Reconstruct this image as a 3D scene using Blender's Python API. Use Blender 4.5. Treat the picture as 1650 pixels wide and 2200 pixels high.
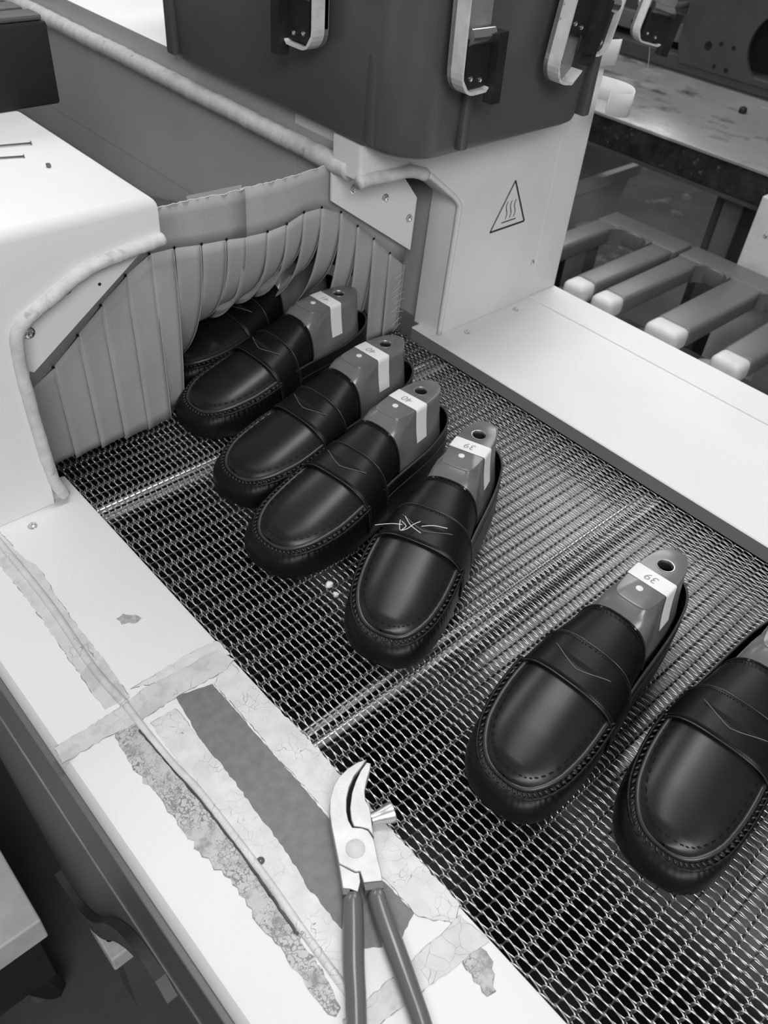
import bpy, bmesh, math, random
from mathutils import Vector, Matrix
random.seed(7)
for _o in list(bpy.data.objects): bpy.data.objects.remove(_o)
SC = bpy.context.scene
COL = SC.collection
# ------------------------------------------------------------------ camera
cd = bpy.data.cameras.new('camera'); cam = bpy.data.objects.new('camera', cd); COL.objects.link(cam)
RX = Vector((0.73909198, -0.66932523, 0.07580759))      # image right
RY = Vector((-0.41131394, -0.53755819, -0.736106))      # image down
RZ = Vector((0.53344531, 0.51286932, -0.67260774))      # view direction
cam.matrix_world = Matrix(((RX.x, -RY.x, -RZ.x, 0.0), (RX.y, -RY.y, -RZ.y, 0.0), (RX.z, -RY.z, -RZ.z, 0.70), (0, 0, 0, 1)))
cd.sensor_fit = 'VERTICAL'; cd.sensor_height = 36.0; cd.lens = 1790.08 / 2200 * 36.0
cd.clip_start = 0.02; cd.clip_end = 60
cd.dof.use_dof = True; cd.dof.focus_distance = 0.85; cd.dof.aperture_fstop = 10.0
SC.camera = cam
# ------------------------------------------------------------------ world, lamps, exposure
w = bpy.data.worlds.new('hall_ambience'); SC.world = w; w.use_nodes = True
w.node_tree.nodes['Background'].inputs['Color'].default_value = (0.5, 0.5, 0.5, 1)
w.node_tree.nodes['Background'].inputs['Strength'].default_value = 0.33
def area(name, loc, target, sx, sy, power):
    l = bpy.data.lights.new(name, 'AREA'); l.shape = 'RECTANGLE'; l.size = sx; l.size_y = sy; l.energy = power
    o = bpy.data.objects.new(name, l); COL.objects.link(o); o.location = loc
    o.rotation_euler = (Vector(target) - Vector(loc)).to_track_quat('-Z', 'Y').to_euler()
    return o
area('ceiling_lamp_over_belt', (0.62, 0.62, 1.95), (0.62, 0.62, 0), 0.9, 0.35, 14)
area('ceiling_lamp_over_hall', (2.2, 1.5, 2.0), (0.8, 0.6, 0), 1.6, 0.5, 22)
area('ceiling_lamp_over_aisle', (-0.9, -1.5, 1.9), (0.6, 0.7, 0.1), 1.6, 0.8, 54)
area('fill_light_far_hall', (4.2, 2.4, 2.2), (3.0, 1.8, -0.5), 1.6, 0.6, 34)  # fill light added to brighten the bin, floor and rack
area('ceiling_lamp_behind_oven', (0.6, 2.9, 2.1), (0.6, 1.0, 0), 1.6, 0.5, 18)
vs = SC.view_settings
vs.view_transform = 'Standard'; vs.look = 'None'; vs.gamma = 1.0; vs.exposure = 0.0; vs.use_curve_mapping = False

# ------------------------------------------------------------------ helpers
def mat(name, g, rough=0.5, metal=0.0, var=0.0, scale=12.0, bump=0.0, bscale=200.0, spec=0.5, dirt=None, twill=None, stretch=None, coat=0.0, alpha=1.0):
    """neutral procedural material. dirt = (grey, noise scale, low, high) patches of stain; twill = (scale, strength)"""
    m = bpy.data.materials.new(name); m.use_nodes = True
    nt = m.node_tree; N = nt.nodes; Lk = nt.links
    b = N['Principled BSDF']
    b.inputs['Roughness'].default_value = rough; b.inputs['Metallic'].default_value = metal
    b.inputs['Specular IOR Level'].default_value = spec; b.inputs['Coat Weight'].default_value = coat
    b.inputs['Alpha'].default_value = alpha
    tc = N.new('ShaderNodeTexCoord'); mp = N.new('ShaderNodeMapping')
    Lk.new(tc.outputs['Object'], mp.inputs['Vector'])
    if stretch: mp.inputs['Scale'].default_value = stretch
    n1 = N.new('ShaderNodeTexNoise'); n1.inputs['Scale'].default_value = scale; n1.inputs['Detail'].default_value = 6
    Lk.new(mp.outputs['Vector'], n1.inputs['Vector'])
    r1 = N.new('ShaderNodeMapRange'); r1.inputs['From Min'].default_value = 0.3; r1.inputs['From Max'].default_value = 0.7
    r1.inputs['To Min'].default_value = max(0, g * (1 - var)); r1.inputs['To Max'].default_value = min(1, g * (1 + var))
    Lk.new(n1.outputs['Fac'], r1.inputs['Value'])
    out = r1.outputs['Result']
    if dirt:
        dl = dirt if isinstance(dirt, list) else [dirt]
        for (dg, ds, lo, hi) in dl:
            n2 = N.new('ShaderNodeTexNoise'); n2.inputs['Scale'].default_value = ds; n2.inputs['Detail'].default_value = 8; n2.inputs['Roughness'].default_value = 0.65
            Lk.new(mp.outputs['Vector'], n2.inputs['Vector'])
            r2 = N.new('ShaderNodeMapRange'); r2.inputs['From Min'].default_value = lo; r2.inputs['From Max'].default_value = hi
            Lk.new(n2.outputs['Fac'], r2.inputs['Value'])
            mx = N.new('ShaderNodeMix'); mx.data_type = 'FLOAT'
            Lk.new(r2.outputs['Result'], mx.inputs[0]); Lk.new(out, mx.inputs[2]); mx.inputs[3].default_value = dg
            out = mx.outputs[0]
    cb = N.new('ShaderNodeCombineColor')
    for i in range(3): Lk.new(out, cb.inputs[i])
    Lk.new(cb.outputs['Color'], b.inputs['Base Color'])
    if bump or twill:
        bp = N.new('ShaderNodeBump'); bp.inputs['Distance'].default_value = 0.001
        if twill:
            wv = N.new('ShaderNodeTexWave'); wv.inputs['Scale'].default_value = twill[0]; wv.bands_direction = 'DIAGONAL'
            wv.inputs['Distortion'].default_value = 1.0; wv.inputs['Detail'].default_value = 1.0
            Lk.new(tc.outputs['Object'], wv.inputs['Vector']); Lk.new(wv.outputs['Fac'], bp.inputs['Height']); bp.inputs['Strength'].default_value = twill[1]
        else:
            nb = N.new('ShaderNodeTexNoise'); nb.inputs['Scale'].default_value = bscale; nb.inputs['Detail'].default_value = 3
            Lk.new(mp.outputs['Vector'], nb.inputs['Vector']); Lk.new(nb.outputs['Fac'], bp.inputs['Height']); bp.inputs['Strength'].default_value = bump
        Lk.new(bp.outputs['Normal'], b.inputs['Normal'])
    return m

def crackle(name, g, dark, scale, width, rough=0.45, patch=None, lo=0.45, hi=0.65):
    """aged tape: pale film with a network of dark cracks"""
    m = mat(name, g, rough, var=0.10, scale=60, bump=0.3, bscale=150, dirt=patch)
    nt = m.node_tree; N = nt.nodes; Lk = nt.links; b = N['Principled BSDF']
    src = b.inputs['Base Color'].links[0].from_socket
    tc = [n for n in N if n.type == 'TEX_COORD'][0]
    ns = N.new('ShaderNodeTexNoise'); ns.inputs['Scale'].default_value = scale * 0.6
    Lk.new(tc.outputs['Object'], ns.inputs['Vector'])
    va = N.new('ShaderNodeVectorMath'); va.operation = 'SCALE'; va.inputs['Scale'].default_value = 0.02; Lk.new(ns.outputs['Color'], va.inputs[0])
    ad = N.new('ShaderNodeVectorMath'); Lk.new(tc.outputs['Object'], ad.inputs[0]); Lk.new(va.outputs['Vector'], ad.inputs[1])
    v = N.new('ShaderNodeTexVoronoi'); v.feature = 'DISTANCE_TO_EDGE'; v.inputs['Scale'].default_value = scale
    Lk.new(ad.outputs['Vector'], v.inputs['Vector'])
    n2 = N.new('ShaderNodeTexNoise'); n2.inputs['Scale'].default_value = 25; Lk.new(tc.outputs['Object'], n2.inputs['Vector'])
    mr = N.new('ShaderNodeMapRange'); mr.inputs['From Min'].default_value = lo; mr.inputs['From Max'].default_value = hi; mr.inputs['To Max'].default_value = width
    Lk.new(n2.outputs['Fac'], mr.inputs['Value'])
    lt = N.new('ShaderNodeMath'); lt.operation = 'LESS_THAN'; Lk.new(v.outputs['Distance'], lt.inputs[0]); Lk.new(mr.outputs['Result'], lt.inputs[1])
    mx = N.new('ShaderNodeMix'); mx.data_type = 'RGBA'; Lk.new(lt.outputs[0], mx.inputs[0]); Lk.new(src, mx.inputs[6]); mx.inputs[7].default_value = (dark, dark, dark, 1)
    Lk.new(mx.outputs[2], b.inputs['Base Color'])
    return m

def wloc(p):
    v = Vector((0, 0, 0))
    while p: v += p.location; p = p.parent
    return v
def obj(name, data, m, parent=None, smooth=False, auto=None):
    """data = (verts, faces) in world axes (minus the parent's place) or a bmesh"""
    me = bpy.data.meshes.new(name)
    off = wloc(parent)
    if isinstance(data, bmesh.types.BMesh):
        if off.length: bmesh.ops.translate(data, verts=data.verts, vec=-off)
        bmesh.ops.recalc_face_normals(data, faces=data.faces)
        data.to_mesh(me); data.free()
    else:
        me.from_pydata([tuple(Vector(v) - off) for v in data[0]], [], data[1]); me.update()
    if m: me.materials.append(m)
    if smooth:
        for p in me.polygons: p.use_smooth = True
        if auto: me.set_sharp_from_angle(angle=math.radians(auto))
    o = bpy.data.objects.new(name, me); COL.objects.link(o); o.parent = parent
    return o
def root(name, loc, label, cat, group=None, kind=None):
    o = bpy.data.objects.new(name, None); COL.objects.link(o); o.location = loc; o.empty_display_size = 0.02
    return tag(o, label, cat, group, kind)
def tag(o, label=None, cat=None, group=None, kind=None):
    if label: o['label'] = label
    if cat: o['category'] = cat
    if group: o['group'] = group
    if kind: o['kind'] = kind
    return o
def box(x0, x1, y0, y1, z0, z1, bev=0.0, seg=2, bm=None):
    b = bm or bmesh.new()
    r = bmesh.ops.create_cube(b, size=1.0)
    for v in r['verts']:
        v.co = Vector(((x0 + x1) / 2 + v.co.x * (x1 - x0), (y0 + y1) / 2 + v.co.y * (y1 - y0), (z0 + z1) / 2 + v.co.z * (z1 - z0)))
    if bev:
        es = list({e for v in r['verts'] for e in v.link_edges})
        bmesh.ops.bevel(b, geom=es, offset=bev, segments=seg, profile=0.5, affect='EDGES')
    return b
def prism(poly, axis, a0, a1, bev=0.0, seg=2, bm=None):
    """extrude a 2-D polygon. axis 'y': poly is (x,z); 'x': (y,z); 'z': (x,y)"""
    b = bm or bmesh.new()
    def P(p, a): return {'y': (p[0], a, p[1]), 'x': (a, p[0], p[1]), 'z': (p[0], p[1], a)}[axis]
    v0 = [b.verts.new(P(p, a0)) for p in poly]; v1 = [b.verts.new(P(p, a1)) for p in poly]
    n = len(poly); fs = [b.faces.new(v0), b.faces.new(v1[::-1])]
    for i in range(n): fs.append(b.faces.new((v0[i], v1[i], v1[(i + 1) % n], v0[(i + 1) % n])))
    bmesh.ops.recalc_face_normals(b, faces=fs)
    if bev:
        es = list({e for f in fs for e in f.edges})
        bmesh.ops.bevel(b, geom=es, offset=bev, segments=seg, profile=0.5, affect='EDGES', clamp_overlap=True)
    return b
def tube(pts, r, n=8, closed=False, caps=True, verts=None, faces=None, up=(0, 0, 1)):
    V = verts if verts is not None else []; F = faces if faces is not None else []
    P = [Vector(p) for p in pts]; k = len(P); base = len(V); prev = None
    for i in range(k):
        a = P[i - 1] if (i > 0 or closed) else P[i]; c = P[(i + 1) % k] if (i < k - 1 or closed) else P[i]
        t = (c - a).normalized() if (c - a).length > 1e-9 else Vector((1, 0, 0))
        if prev is None:
            u = Vector(up); u = u - t * u.dot(t)
            if u.length < 1e-4: u = Vector((1, 0, 0)) - t * t.x
        else: u = prev - t * prev.dot(t)
        u.normalize(); prev = u; s = t.cross(u)
        rr = r[i] if isinstance(r, (list, tuple)) else r
        for j in range(n):
            a_ = 2 * math.pi * j / n; V.append(tuple(P[i] + u * (math.cos(a_) * rr) + s * (math.sin(a_) * rr)))
    for i in range(k if closed else k - 1):
        for j in range(n):
            a0 = base + i * n + j; a1 = base + i * n + (j + 1) % n; i2 = (i + 1) % k
            F.append((a0, a1, base + i2 * n + (j + 1) % n, base + i2 * n + j))
    if caps and not closed:
        F.append(tuple(base + j for j in range(n))[::-1]); F.append(tuple(base + (k - 1) * n + j for j in range(n)))
    return V, F
def catmull(pts, n, closed=False):
    P = [Vector(p) for p in pts]; out = []; k = len(P)
    for i in range(k if closed else k - 1):
        p0 = P[i - 1] if (closed or i > 0) else P[i]; p1 = P[i]; p2 = P[(i + 1) % k]; p3 = P[(i + 2) % k] if (closed or i + 2 < k) else P[-1]
        for j in range(n):
            t = j / n
            out.append(0.5 * ((2 * p1) + (p2 - p0) * t + (2 * p0 - 5 * p1 + 4 * p2 - p3) * t * t + (3 * p1 - p0 - 3 * p2 + p3) * t ** 3))
    if not closed: out.append(P[-1].copy())
    return out
def lathe(prof, c, axis=(0, 0, 1), n=20):
    """prof = [(r, h)...] around axis from point c"""
    ax = Vector(axis).normalized(); u = ax.orthogonal().normalized(); s = ax.cross(u); c = Vector(c); V = []; F = []
    for r, h in prof:
        for j in range(n):
            a = 2 * math.pi * j / n; V.append(tuple(c + ax * h + (u * math.cos(a) + s * math.sin(a)) * r))
    for i in range(len(prof) - 1):
        for j in range(n): F.append((i * n + j, i * n + (j + 1) % n, (i + 1) * n + (j + 1) % n, (i + 1) * n + j))
    if prof[0][0] > 1e-6: F.append(tuple(range(n))[::-1])
    if prof[-1][0] > 1e-6: F.append(tuple((len(prof) - 1) * n + j for j in range(n)))
    return V, F
def lerp_tab(tab, x):
    if x <= tab[0][0]: return tab[0][1]
    for (a, fa), (b, fb) in zip(tab, tab[1:]):
        if x <= b: return fa + (fb - fa) * (x - a) / (b - a)
    return tab[-1][1]
def smooth(a, b, x):
    t = max(0.0, min(1.0, (x - a) / (b - a))); return t * t * (3 - 2 * t)

# ------------------------------------------------------------------ materials
M_white = mat('white_powder_coat', 0.78, 0.6, var=0.03, scale=6, bump=0.12, bscale=900, dirt=(0.55, 38, 0.70, 0.80))
M_oven = mat('cream_oven_paint', 0.72, 0.40, var=0.05, scale=9, bump=0.08, bscale=700, dirt=[(0.5, 30, 0.68, 0.8), (0.62, 5, 0.55, 0.8)])
M_edge = mat('grey_sheet_edge', 0.20, 0.55, var=0.06)
M_side = mat('grey_side_panel', 0.12, 0.42, var=0.12, scale=4, bump=0.05)
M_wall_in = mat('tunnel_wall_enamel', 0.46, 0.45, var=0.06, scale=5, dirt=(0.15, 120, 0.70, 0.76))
M_foam = mat('felt_gasket', 0.60, 0.95, var=0.10, scale=70, bump=0.6, bscale=260, dirt=(0.32, 45, 0.60, 0.74))
M_cloth = mat('canvas_webbing', 0.45, 0.92, var=0.07, scale=16, twill=(420, 0.5))
M_thread = mat('frayed_thread', 0.55, 0.9)
M_black_gap = mat('black_void', 0.004, 0.9)
M_wire = mat('steel_wire', 0.76, 0.34, 1.0)
M_rod = mat('dull_rod_steel', 0.10, 0.4, 1.0)
M_slider = mat('worn_slider_plate', 0.20, 0.38, 1.0, var=0.12, scale=14)
M_roller = mat('bright_roller_steel', 0.8, 0.22, 1.0, var=0.1, scale=60)
M_pan = mat('near_black_pan', 0.008, 0.45, var=0.4, scale=10)
M_leather = mat('black_calf_leather', 0.0045, 0.42, var=0.10, scale=30, bump=0.06, bscale=1500, spec=0.24)
M_apron = mat('black_smooth_leather', 0.010, 0.34, var=0.12, scale=35, bump=0.05, bscale=1600, spec=0.42)
M_piping = mat('black_glossy_piping', 0.03, 0.34, spec=0.6)
M_stitch = mat('black_waxed_thread', 0.05, 0.5)
M_hole = mat('dark_holes_and_shade', 0.002, 0.9)  # needle holes, and the shade painted into slit, bore and jaw gap
M_cut = mat('raw_leather_edge', 0.16, 0.7)
M_last = mat('grey_moulded_plastic', 0.14, 0.27, var=0.18, scale=22, bump=0.04, bscale=300, spec=0.55)
M_tape = mat('white_paper_tape', 0.80, 0.7, var=0.03, scale=80)
M_pin = mat('white_plug', 0.72, 0.5)
M_pencil = mat('pencil_lead', 0.30, 0.6)
M_steel = mat('brushed_steel', 0.62, 0.38, 1.0, var=0.12, scale=40)
M_zinc = mat('dull_zinc_plate', 0.30, 0.5, 0.4, var=0.2, scale=40, dirt=(0.10, 90, 0.62, 0.75))
M_chrome = mat('bright_bolt', 0.75, 0.18, 1.0)
M_forged = mat('satin_forged_steel', 0.58, 0.5, 0.75, var=0.10, scale=60, bump=0.15, bscale=500)
M_grip = mat('grey_vinyl_grip', 0.125, 0.24, var=0.05, spec=0.6)
M_tote = mat('charcoal_moulded_plastic', 0.088, 0.38, var=0.10, scale=5, bump=0.03, bscale=1200)
M_dark = mat('black_painted_metal', 0.02, 0.35, var=0.3, scale=30)
M_pale = mat('pale_plastic_edge', 0.62, 0.5, var=0.15, scale=50, dirt=(0.2, 90, 0.63, 0.72))
M_speck = mat('black_speckled_foam', 0.012, 0.7, dirt=(0.25, 330, 0.735, 0.76))
M_groove = mat('dusty_grey_metal', 0.10, 0.5, var=0.2, scale=20)
M_ink = mat('black_print', 0.012, 0.6)
M_floor = mat('dark_concrete', 0.075, 0.6, var=0.4, scale=3, bump=0.1, bscale=30, dirt=(0.22, 7, 0.60, 0.72))
M_rack = mat('grey_moulded_rack_plastic', 0.13, 0.4, var=0.12, scale=6)
M_tip = mat('worn_pale_plastic_tip', 0.66, 0.45, var=0.08, scale=30)
M_bin = mat('translucent_grey_bin', 0.42, 0.4, var=0.15, scale=6)
M_bench = mat('stained_bench_top', 0.24, 0.33, var=0.15, scale=6, dirt=[(0.07, 13, 0.53, 0.66), (0.5, 8, 0.60, 0.75)], stretch=(1.0, 0.55, 1))
M_bench_edge = mat('crusted_bench_edge', 0.022, 0.32, var=0.6, scale=28, bump=0.9, bscale=70, dirt=(0.15, 45, 0.62, 0.70))
M_gun = mat('gunmetal_plate', 0.055, 0.5, var=0.15, scale=12)
M_rubber = mat('black_rubber', 0.012, 0.6)
M_grey_bare = mat('bare_grey_steel', 0.17, 0.5, var=0.14, scale=120, bump=0.15, bscale=400)
M_tapeA = crackle('aged_clear_tape', 0.66, 0.30, 95, 0.016)
M_tapeB = crackle('grimy_crackled_tape', 0.52, 0.20, 170, 0.075, patch=(0.24, 60, 0.48, 0.66), lo=0.34, hi=0.64)
M_tapeC = crackle('yellowed_clear_tape', 0.62, 0.32, 60, 0.010, patch=(0.50, 30, 0.52, 0.62))
M_film = mat('grime_on_tape_edge', 0.22, 0.6, var=0.5, scale=300)
M_groovedark = mat('grimy_groove', 0.06, 0.5, var=0.5, scale=60)

# ------------------------------------------------------------------ structure
fl = obj('floor', ([(-6, -6, -0.9), (12, -6, -0.9), (12, 12, -0.9), (-6, 12, -0.9)], [(0, 1, 2, 3)]), M_floor); tag(fl, kind='structure')

def bolt(c, axis, r, parent, name='bolt', m=None):
    m = m or M_chrome
    b = obj(name, lathe([(r * 1.25, 0), (r * 1.25, r * 0.2), (r, r * 0.22), (r * 0.92, r * 0.65), (r * 0.6, r * 0.85), (r * 0.45, r * 0.85), (r * 0.42, r * 0.45), (0.0, r * 0.42)], c, axis, 16), m, parent, True, 40)
    return b

# ------------------------------------------------------------------ conveyor belt
WIRE_P = 0.0080; ROD_P = 0.01425; BX0, BX1 = 0.280, 0.876
def spiral_mesh(sign):
    turns = int((BX1 - BX0) / WIRE_P); pts = []; n = 12
    for i in range(turns * n + 1):
        ph = 2 * math.pi * i / n
        c, s = math.cos(ph), math.sin(ph)
        y = (ROD_P / 2 + 0.0013) * math.copysign(abs(c) ** 0.75, c)
        z = 0.0040 * math.copysign(abs(s) ** 0.65, s)
        pts.append((BX0 + WIRE_P * i / n, y * sign, z))
    V, F = tube(pts, 0.00068, 5)
    me = bpy.data.meshes.new('spiral'); me.from_pydata(V, [], F); me.materials.append(M_wire)
    for p in me.polygons: p.use_smooth = True
    return me
belt = root('conveyor_belt', (0.578, 0.5, 0), 'woven steel wire mesh conveyor belt carrying the loafers', 'conveyor belt')
sp = [spiral_mesh(1), spiral_mesh(-1)]
rodm = bpy.data.meshes.new('rod'); _V, _F = tube([(BX0 - 0.001, 0, 0), (BX1 + 0.001, 0, 0)], 0.0008, 6); rodm.from_pydata(_V, [], _F); rodm.materials.append(M_rod)
for z, y0, y1 in ((-0.0047, -0.22, 1.35),):
    for i in range(int((y1 - y0) / ROD_P)):
        for nm, me, dy in (('spiral', sp[i % 2], ROD_P / 2), ('rod', rodm, 0)):
            o = bpy.data.objects.new(nm, me); COL.objects.link(o); o.parent = belt
            o.location = (-0.578 + (0.0014 if (nm == 'spiral' and i % 2) else 0), -0.5 + y0 + i * ROD_P + dy, z)
for k, (y, lab) in enumerate(((0.352, 'pair of bright steel rollers under the belt near the pliers'), (0.757, 'pair of bright steel rollers under the belt before the curtain'))):
    rt = root('belt_roller', (0.578, y, -0.03), lab, 'roller')
    for dy in (0.0, -0.017):
        V, F = tube([(0.284, y + dy, -0.0135), (0.872, y + dy, -0.0135)], 0.0062, 14)
        obj('roller', (V, F), M_roller, rt, True, 40)

# ------------------------------------------------------------------ conveyor frame: left ledge
led = root('conveyor_ledge', (0.18, 0.3, -0.14), 'white ledge with peeling tape along the left of the belt', 'machine ledge')
poly = [(0.092, -0.14), (0.092, -0.004), (0.0945, 0.005), (0.0985, 0.0102), (0.106, 0.012), (0.272, 0.012), (0.2755, 0.0105), (0.2765, 0.007), (0.2765, -0.05), (0.25, -0.05), (0.25, -0.14)]
bm = prism(poly, 'y', -0.35, 0.815)
obj('ledge_top', bm, M_white, led, True, 30)
obj('side_rail', prism([(-0.35, -0.14), (0.9, -0.14), (0.9, -0.012), (-0.35, -0.012)], 'x', 0.0875, 0.0915, 0.0012), M_side, led)
for z in (-0.006, -0.140):
    obj('rail_bead', box(0.0855, 0.092, -0.35, 0.9, z - 0.003, z + 0.003, 0.0012), M_steel if z < -0.1 else M_side, led)
obj('lower_panel', prism([(-0.3, -0.143), (-0.3, -0.2), (0.2, -0.2), (0.366, -0.235), (0.43, -0.33), (0.52, -0.5), (0.60, -0.6), (0.68, -0.63), (0.8, -0.52), (0.95, -0.4), (0.95, -0.143)], 'x', 0.092, 0.099), M_side, led)
_c = catmull([(0.30, -0.215, 0), (0.36, -0.235, 0), (0.43, -0.33, 0), (0.52, -0.50, 0), (0.60, -0.60, 0), (0.68, -0.63, 0)], 6)
_in = [(p.x + 0.020, p.y + 0.014) for p in _c]
obj('curved_guide', prism([(p.x, p.y) for p in _c] + _in[::-1], 'x', 0.080, 0.0915), M_groove, led, True, 40)
obj('foot_plate', box(0.083, 0.117, 0.525, 0.60, -0.64, -0.60, 0.003), M_pale, led)
bolt((0.097, 0.555, -0.60), (0, 0, 1), 0.005, led, 'bolt', M_dark)
obj('machine_leg', box(0.10, 0.14, 0.55, 0.60, -0.9, -0.6), M_side, led)
def sheet(name, poly, z, th, m, parent, jag=0.0009, step=0.004, smoothn=0):
    """thin film with a slightly ragged outline"""
    rnd = random.Random(len(name) * 31 + int(poly[0][1] * 1e4)); P = []
    n = len(poly)
    for i in range(n):
        a = Vector((*poly[i], 0)); b = Vector((*poly[(i + 1) % n], 0)); k = max(1, int((b - a).length / step)); nn = Vector((-(b - a).y, (b - a).x, 0)).normalized()
        for j in range(k):
            p = a.lerp(b, j / k) + nn * rnd.uniform(-jag, jag); P.append((p.x, p.y))
    o = obj(name, prism(P, 'z', z, z + th), m, parent)
    if 'tape' in name or 'glue' in name:
        k = 0; n_ = len(P)
        while k < n_:
            ln = rnd.randint(3, 9)
            seg = [(P[(k + q) % n_][0], P[(k + q) % n_][1], z + th * 0.6) for q in range(ln)]
            if rnd.random() < 0.75:
                V, F = tube(seg, [0.00012 + 0.00035 * rnd.random() for _ in seg], 5); obj('grime_line', (V, F), M_film, o, True)
            k += ln
    return o
ZT = 0.012
sheet('bare_strip', [(0.207, 0.452), (0.2425, 0.442), (0.2427, 0.30), (0.2405, 0.20), (0.2438, 0.155), (0.2206, 0.1465), (0.2115, 0.1475), (0.19, 0.165), (0.1905, 0.22), (0.1888, 0.288), (0.1976, 0.379)], ZT, 0.0003, M_grey_bare, led, 0.0006)
sheet('tape_strip', [(0.2704, 0.4557), (0.2735, 0.40), (0.2765, 0.347), (0.2765, 0.135), (0.262, 0.128), (0.2440, 0.150), (0.2432, 0.1975), (0.2440, 0.2858), (0.2436, 0.3408), (0.2442, 0.39), (0.2438, 0.4407)], ZT, 0.0006, M_tapeA, led)
sheet('tape_strip', [(0.0935, 0.4717), (0.1658, 0.4729), (0.1888, 0.4782), (0.2334, 0.4744), (0.2696, 0.4752), (0.2765, 0.4528), (0.2587, 0.4467), (0.2184, 0.4507), (0.1668, 0.4488), (0.1308, 0.4526), (0.0927, 0.4533)], ZT, 0.0010, M_tapeC, led)
sheet('tape_strip', [(0.1786, 0.4866), (0.2011, 0.486), (0.2497, 0.4873), (0.2764, 0.4835), (0.2764, 0.462), (0.2474, 0.4668), (0.2069, 0.4742)], ZT, 0.0007, M_tapeA, led)
sheet('tape_strip', [(0.1729, 0.7655), (0.176, 0.7072), (0.1826, 0.693), (0.1781, 0.6401), (0.1757, 0.5891), (0.176, 0.5317), (0.1732, 0.4771), (0.1482, 0.4805), (0.1497, 0.5383), (0.1527, 0.6354), (0.1517, 0.7171), (0.154, 0.7655)], ZT, 0.0006, M_tapeC, led)
sheet('tape_strip', [(0.2, 0.44), (0.1992, 0.3442), (0.1965, 0.295), (0.1949, 0.2536), (0.1906, 0.2293), (0.1905, 0.165), (0.175, 0.135), (0.1634, 0.1389), (0.1653, 0.203), (0.1701, 0.2492), (0.17, 0.285), (0.1708, 0.3276), (0.1708, 0.3678), (0.1736, 0.44)], ZT, 0.0008, M_tapeA, led)
sheet('tape_strip', [(0.15, 0.1326), (0.2177, 0.1294), (0.2700, 0.1285), (0.2740, 0.100), (0.2231, 0.1069), (0.1838, 0.1125), (0.1643, 0.1141), (0.1427, 0.1156)], ZT, 0.0009, M_tapeC, led)
sheet('glue_residue', [(0.1440, 0.4530), (0.1640, 0.4480), (0.1648, 0.3933), (0.1665, 0.3383), (0.1665, 0.2912), (0.165, 0.2428), (0.162, 0.1962), (0.1578, 0.1541), (0.154, 0.1411), (0.1475, 0.1386), (0.1439, 0.1643), (0.1446, 0.2026), (0.1446, 0.2299), (0.146, 0.2671), (0.1404, 0.3073), (0.1402, 0.3333), (0.1388, 0.386), (0.1376, 0.4198)], ZT, 0.0007, M_tapeB, led, 0.0022, 0.005)
sheet('glue_residue', [(0.2654, 0.1129), (0.2638, 0.0883), (0.2508, 0.0713), (0.242, 0.0743), (0.2475, 0.101), (0.2540, 0.1100)], ZT, 0.0005, M_tapeB, led, 0.0022, 0.004)
V, F = tube(catmull([(0.1656, 0.7628, ZT), (0.1677, 0.64, ZT), (0.1631, 0.5311, ZT), (0.1658, 0.4729, ZT + 0.001)], 6), 0.0042, 10)
obj('cable_ridge', (V, F), M_tapeC, led, True)
V, F = tube(catmull([(0.1658, 0.4729, ZT + 0.001), (0.1657, 0.4303, ZT), (0.1671, 0.3854, ZT), (0.170, 0.3531, ZT), (0.1697, 0.2821, ZT), (0.1690, 0.2452, ZT), (0.1667, 0.2018, ZT), (0.1650, 0.1449, ZT)], 8), 0.0036, 10)
obj('cable_ridge', (V, F), M_tapeA, led, True)
V, F = tube([(p.x + random.uniform(-.0006, .0006), p.y, p.z) for p in catmull([(0.1618, 0.44, ZT + 0.0006), (0.1645, 0.3854, ZT + 0.0006), (0.1662, 0.33, ZT + 0.0006), (0.1662, 0.2821, ZT + 0.0006), (0.1640, 0.2452, ZT + 0.0006), (0.1617, 0.2018, ZT + 0.0006)], 10)], 0.0013, 6)
obj('grimy_groove', (V, F), M_groovedark, led, True)
sheet('grease_stain', [(0.2114, 0.5726), (0.2201, 0.5738), (0.2288, 0.5653), (0.2317, 0.5581), (0.2255, 0.5549), (0.2124, 0.563)], ZT, 0.0004, mat('grease', 0.42, 0.3, var=0.4, scale=180), led, 0.001, 0.003)
bolt((0.2058, 0.7537, ZT), (0, 0, 1), 0.0045, led, 'screw')
V, F = lathe([(0.0034, 0), (0.0034, 0.0012), (0.002, 0.0014), (0, 0.0006)], (0.1745, 0.268, ZT), (0, 0, 1), 12); obj('screw', (V, F), M_groovedark, led, True, 40)

# under the belt: tray in a plain near-black colour
tray = root('belt_tray', (0.578, 0.5, -0.26), 'near-black tray underneath the mesh belt', 'tray')
obj('tray_floor', box(0.25, 0.93, -0.35, 1.6, -0.26, -0.25), M_pan, tray)
_pr = [(0.43, -0.16), (0.45, -0.11), (0.48, -0.07), (0.52, -0.045), (0.58, -0.032), (0.65, -0.027), (0.899, -0.026)]
obj('slider_plate', prism(_pr + [(x, z - 0.003) for x, z in _pr[::-1]], 'y', -0.35, 1.6), M_slider, tray, True, 50)
obj('tray_side', box(0.90, 0.92, -0.35, 0.772, -0.25, 0.0), M_pan, tray)
obj('tray_side', box(0.252, 0.270, -0.35, 1.6, -0.25, -0.055), M_pan, tray)

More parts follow.
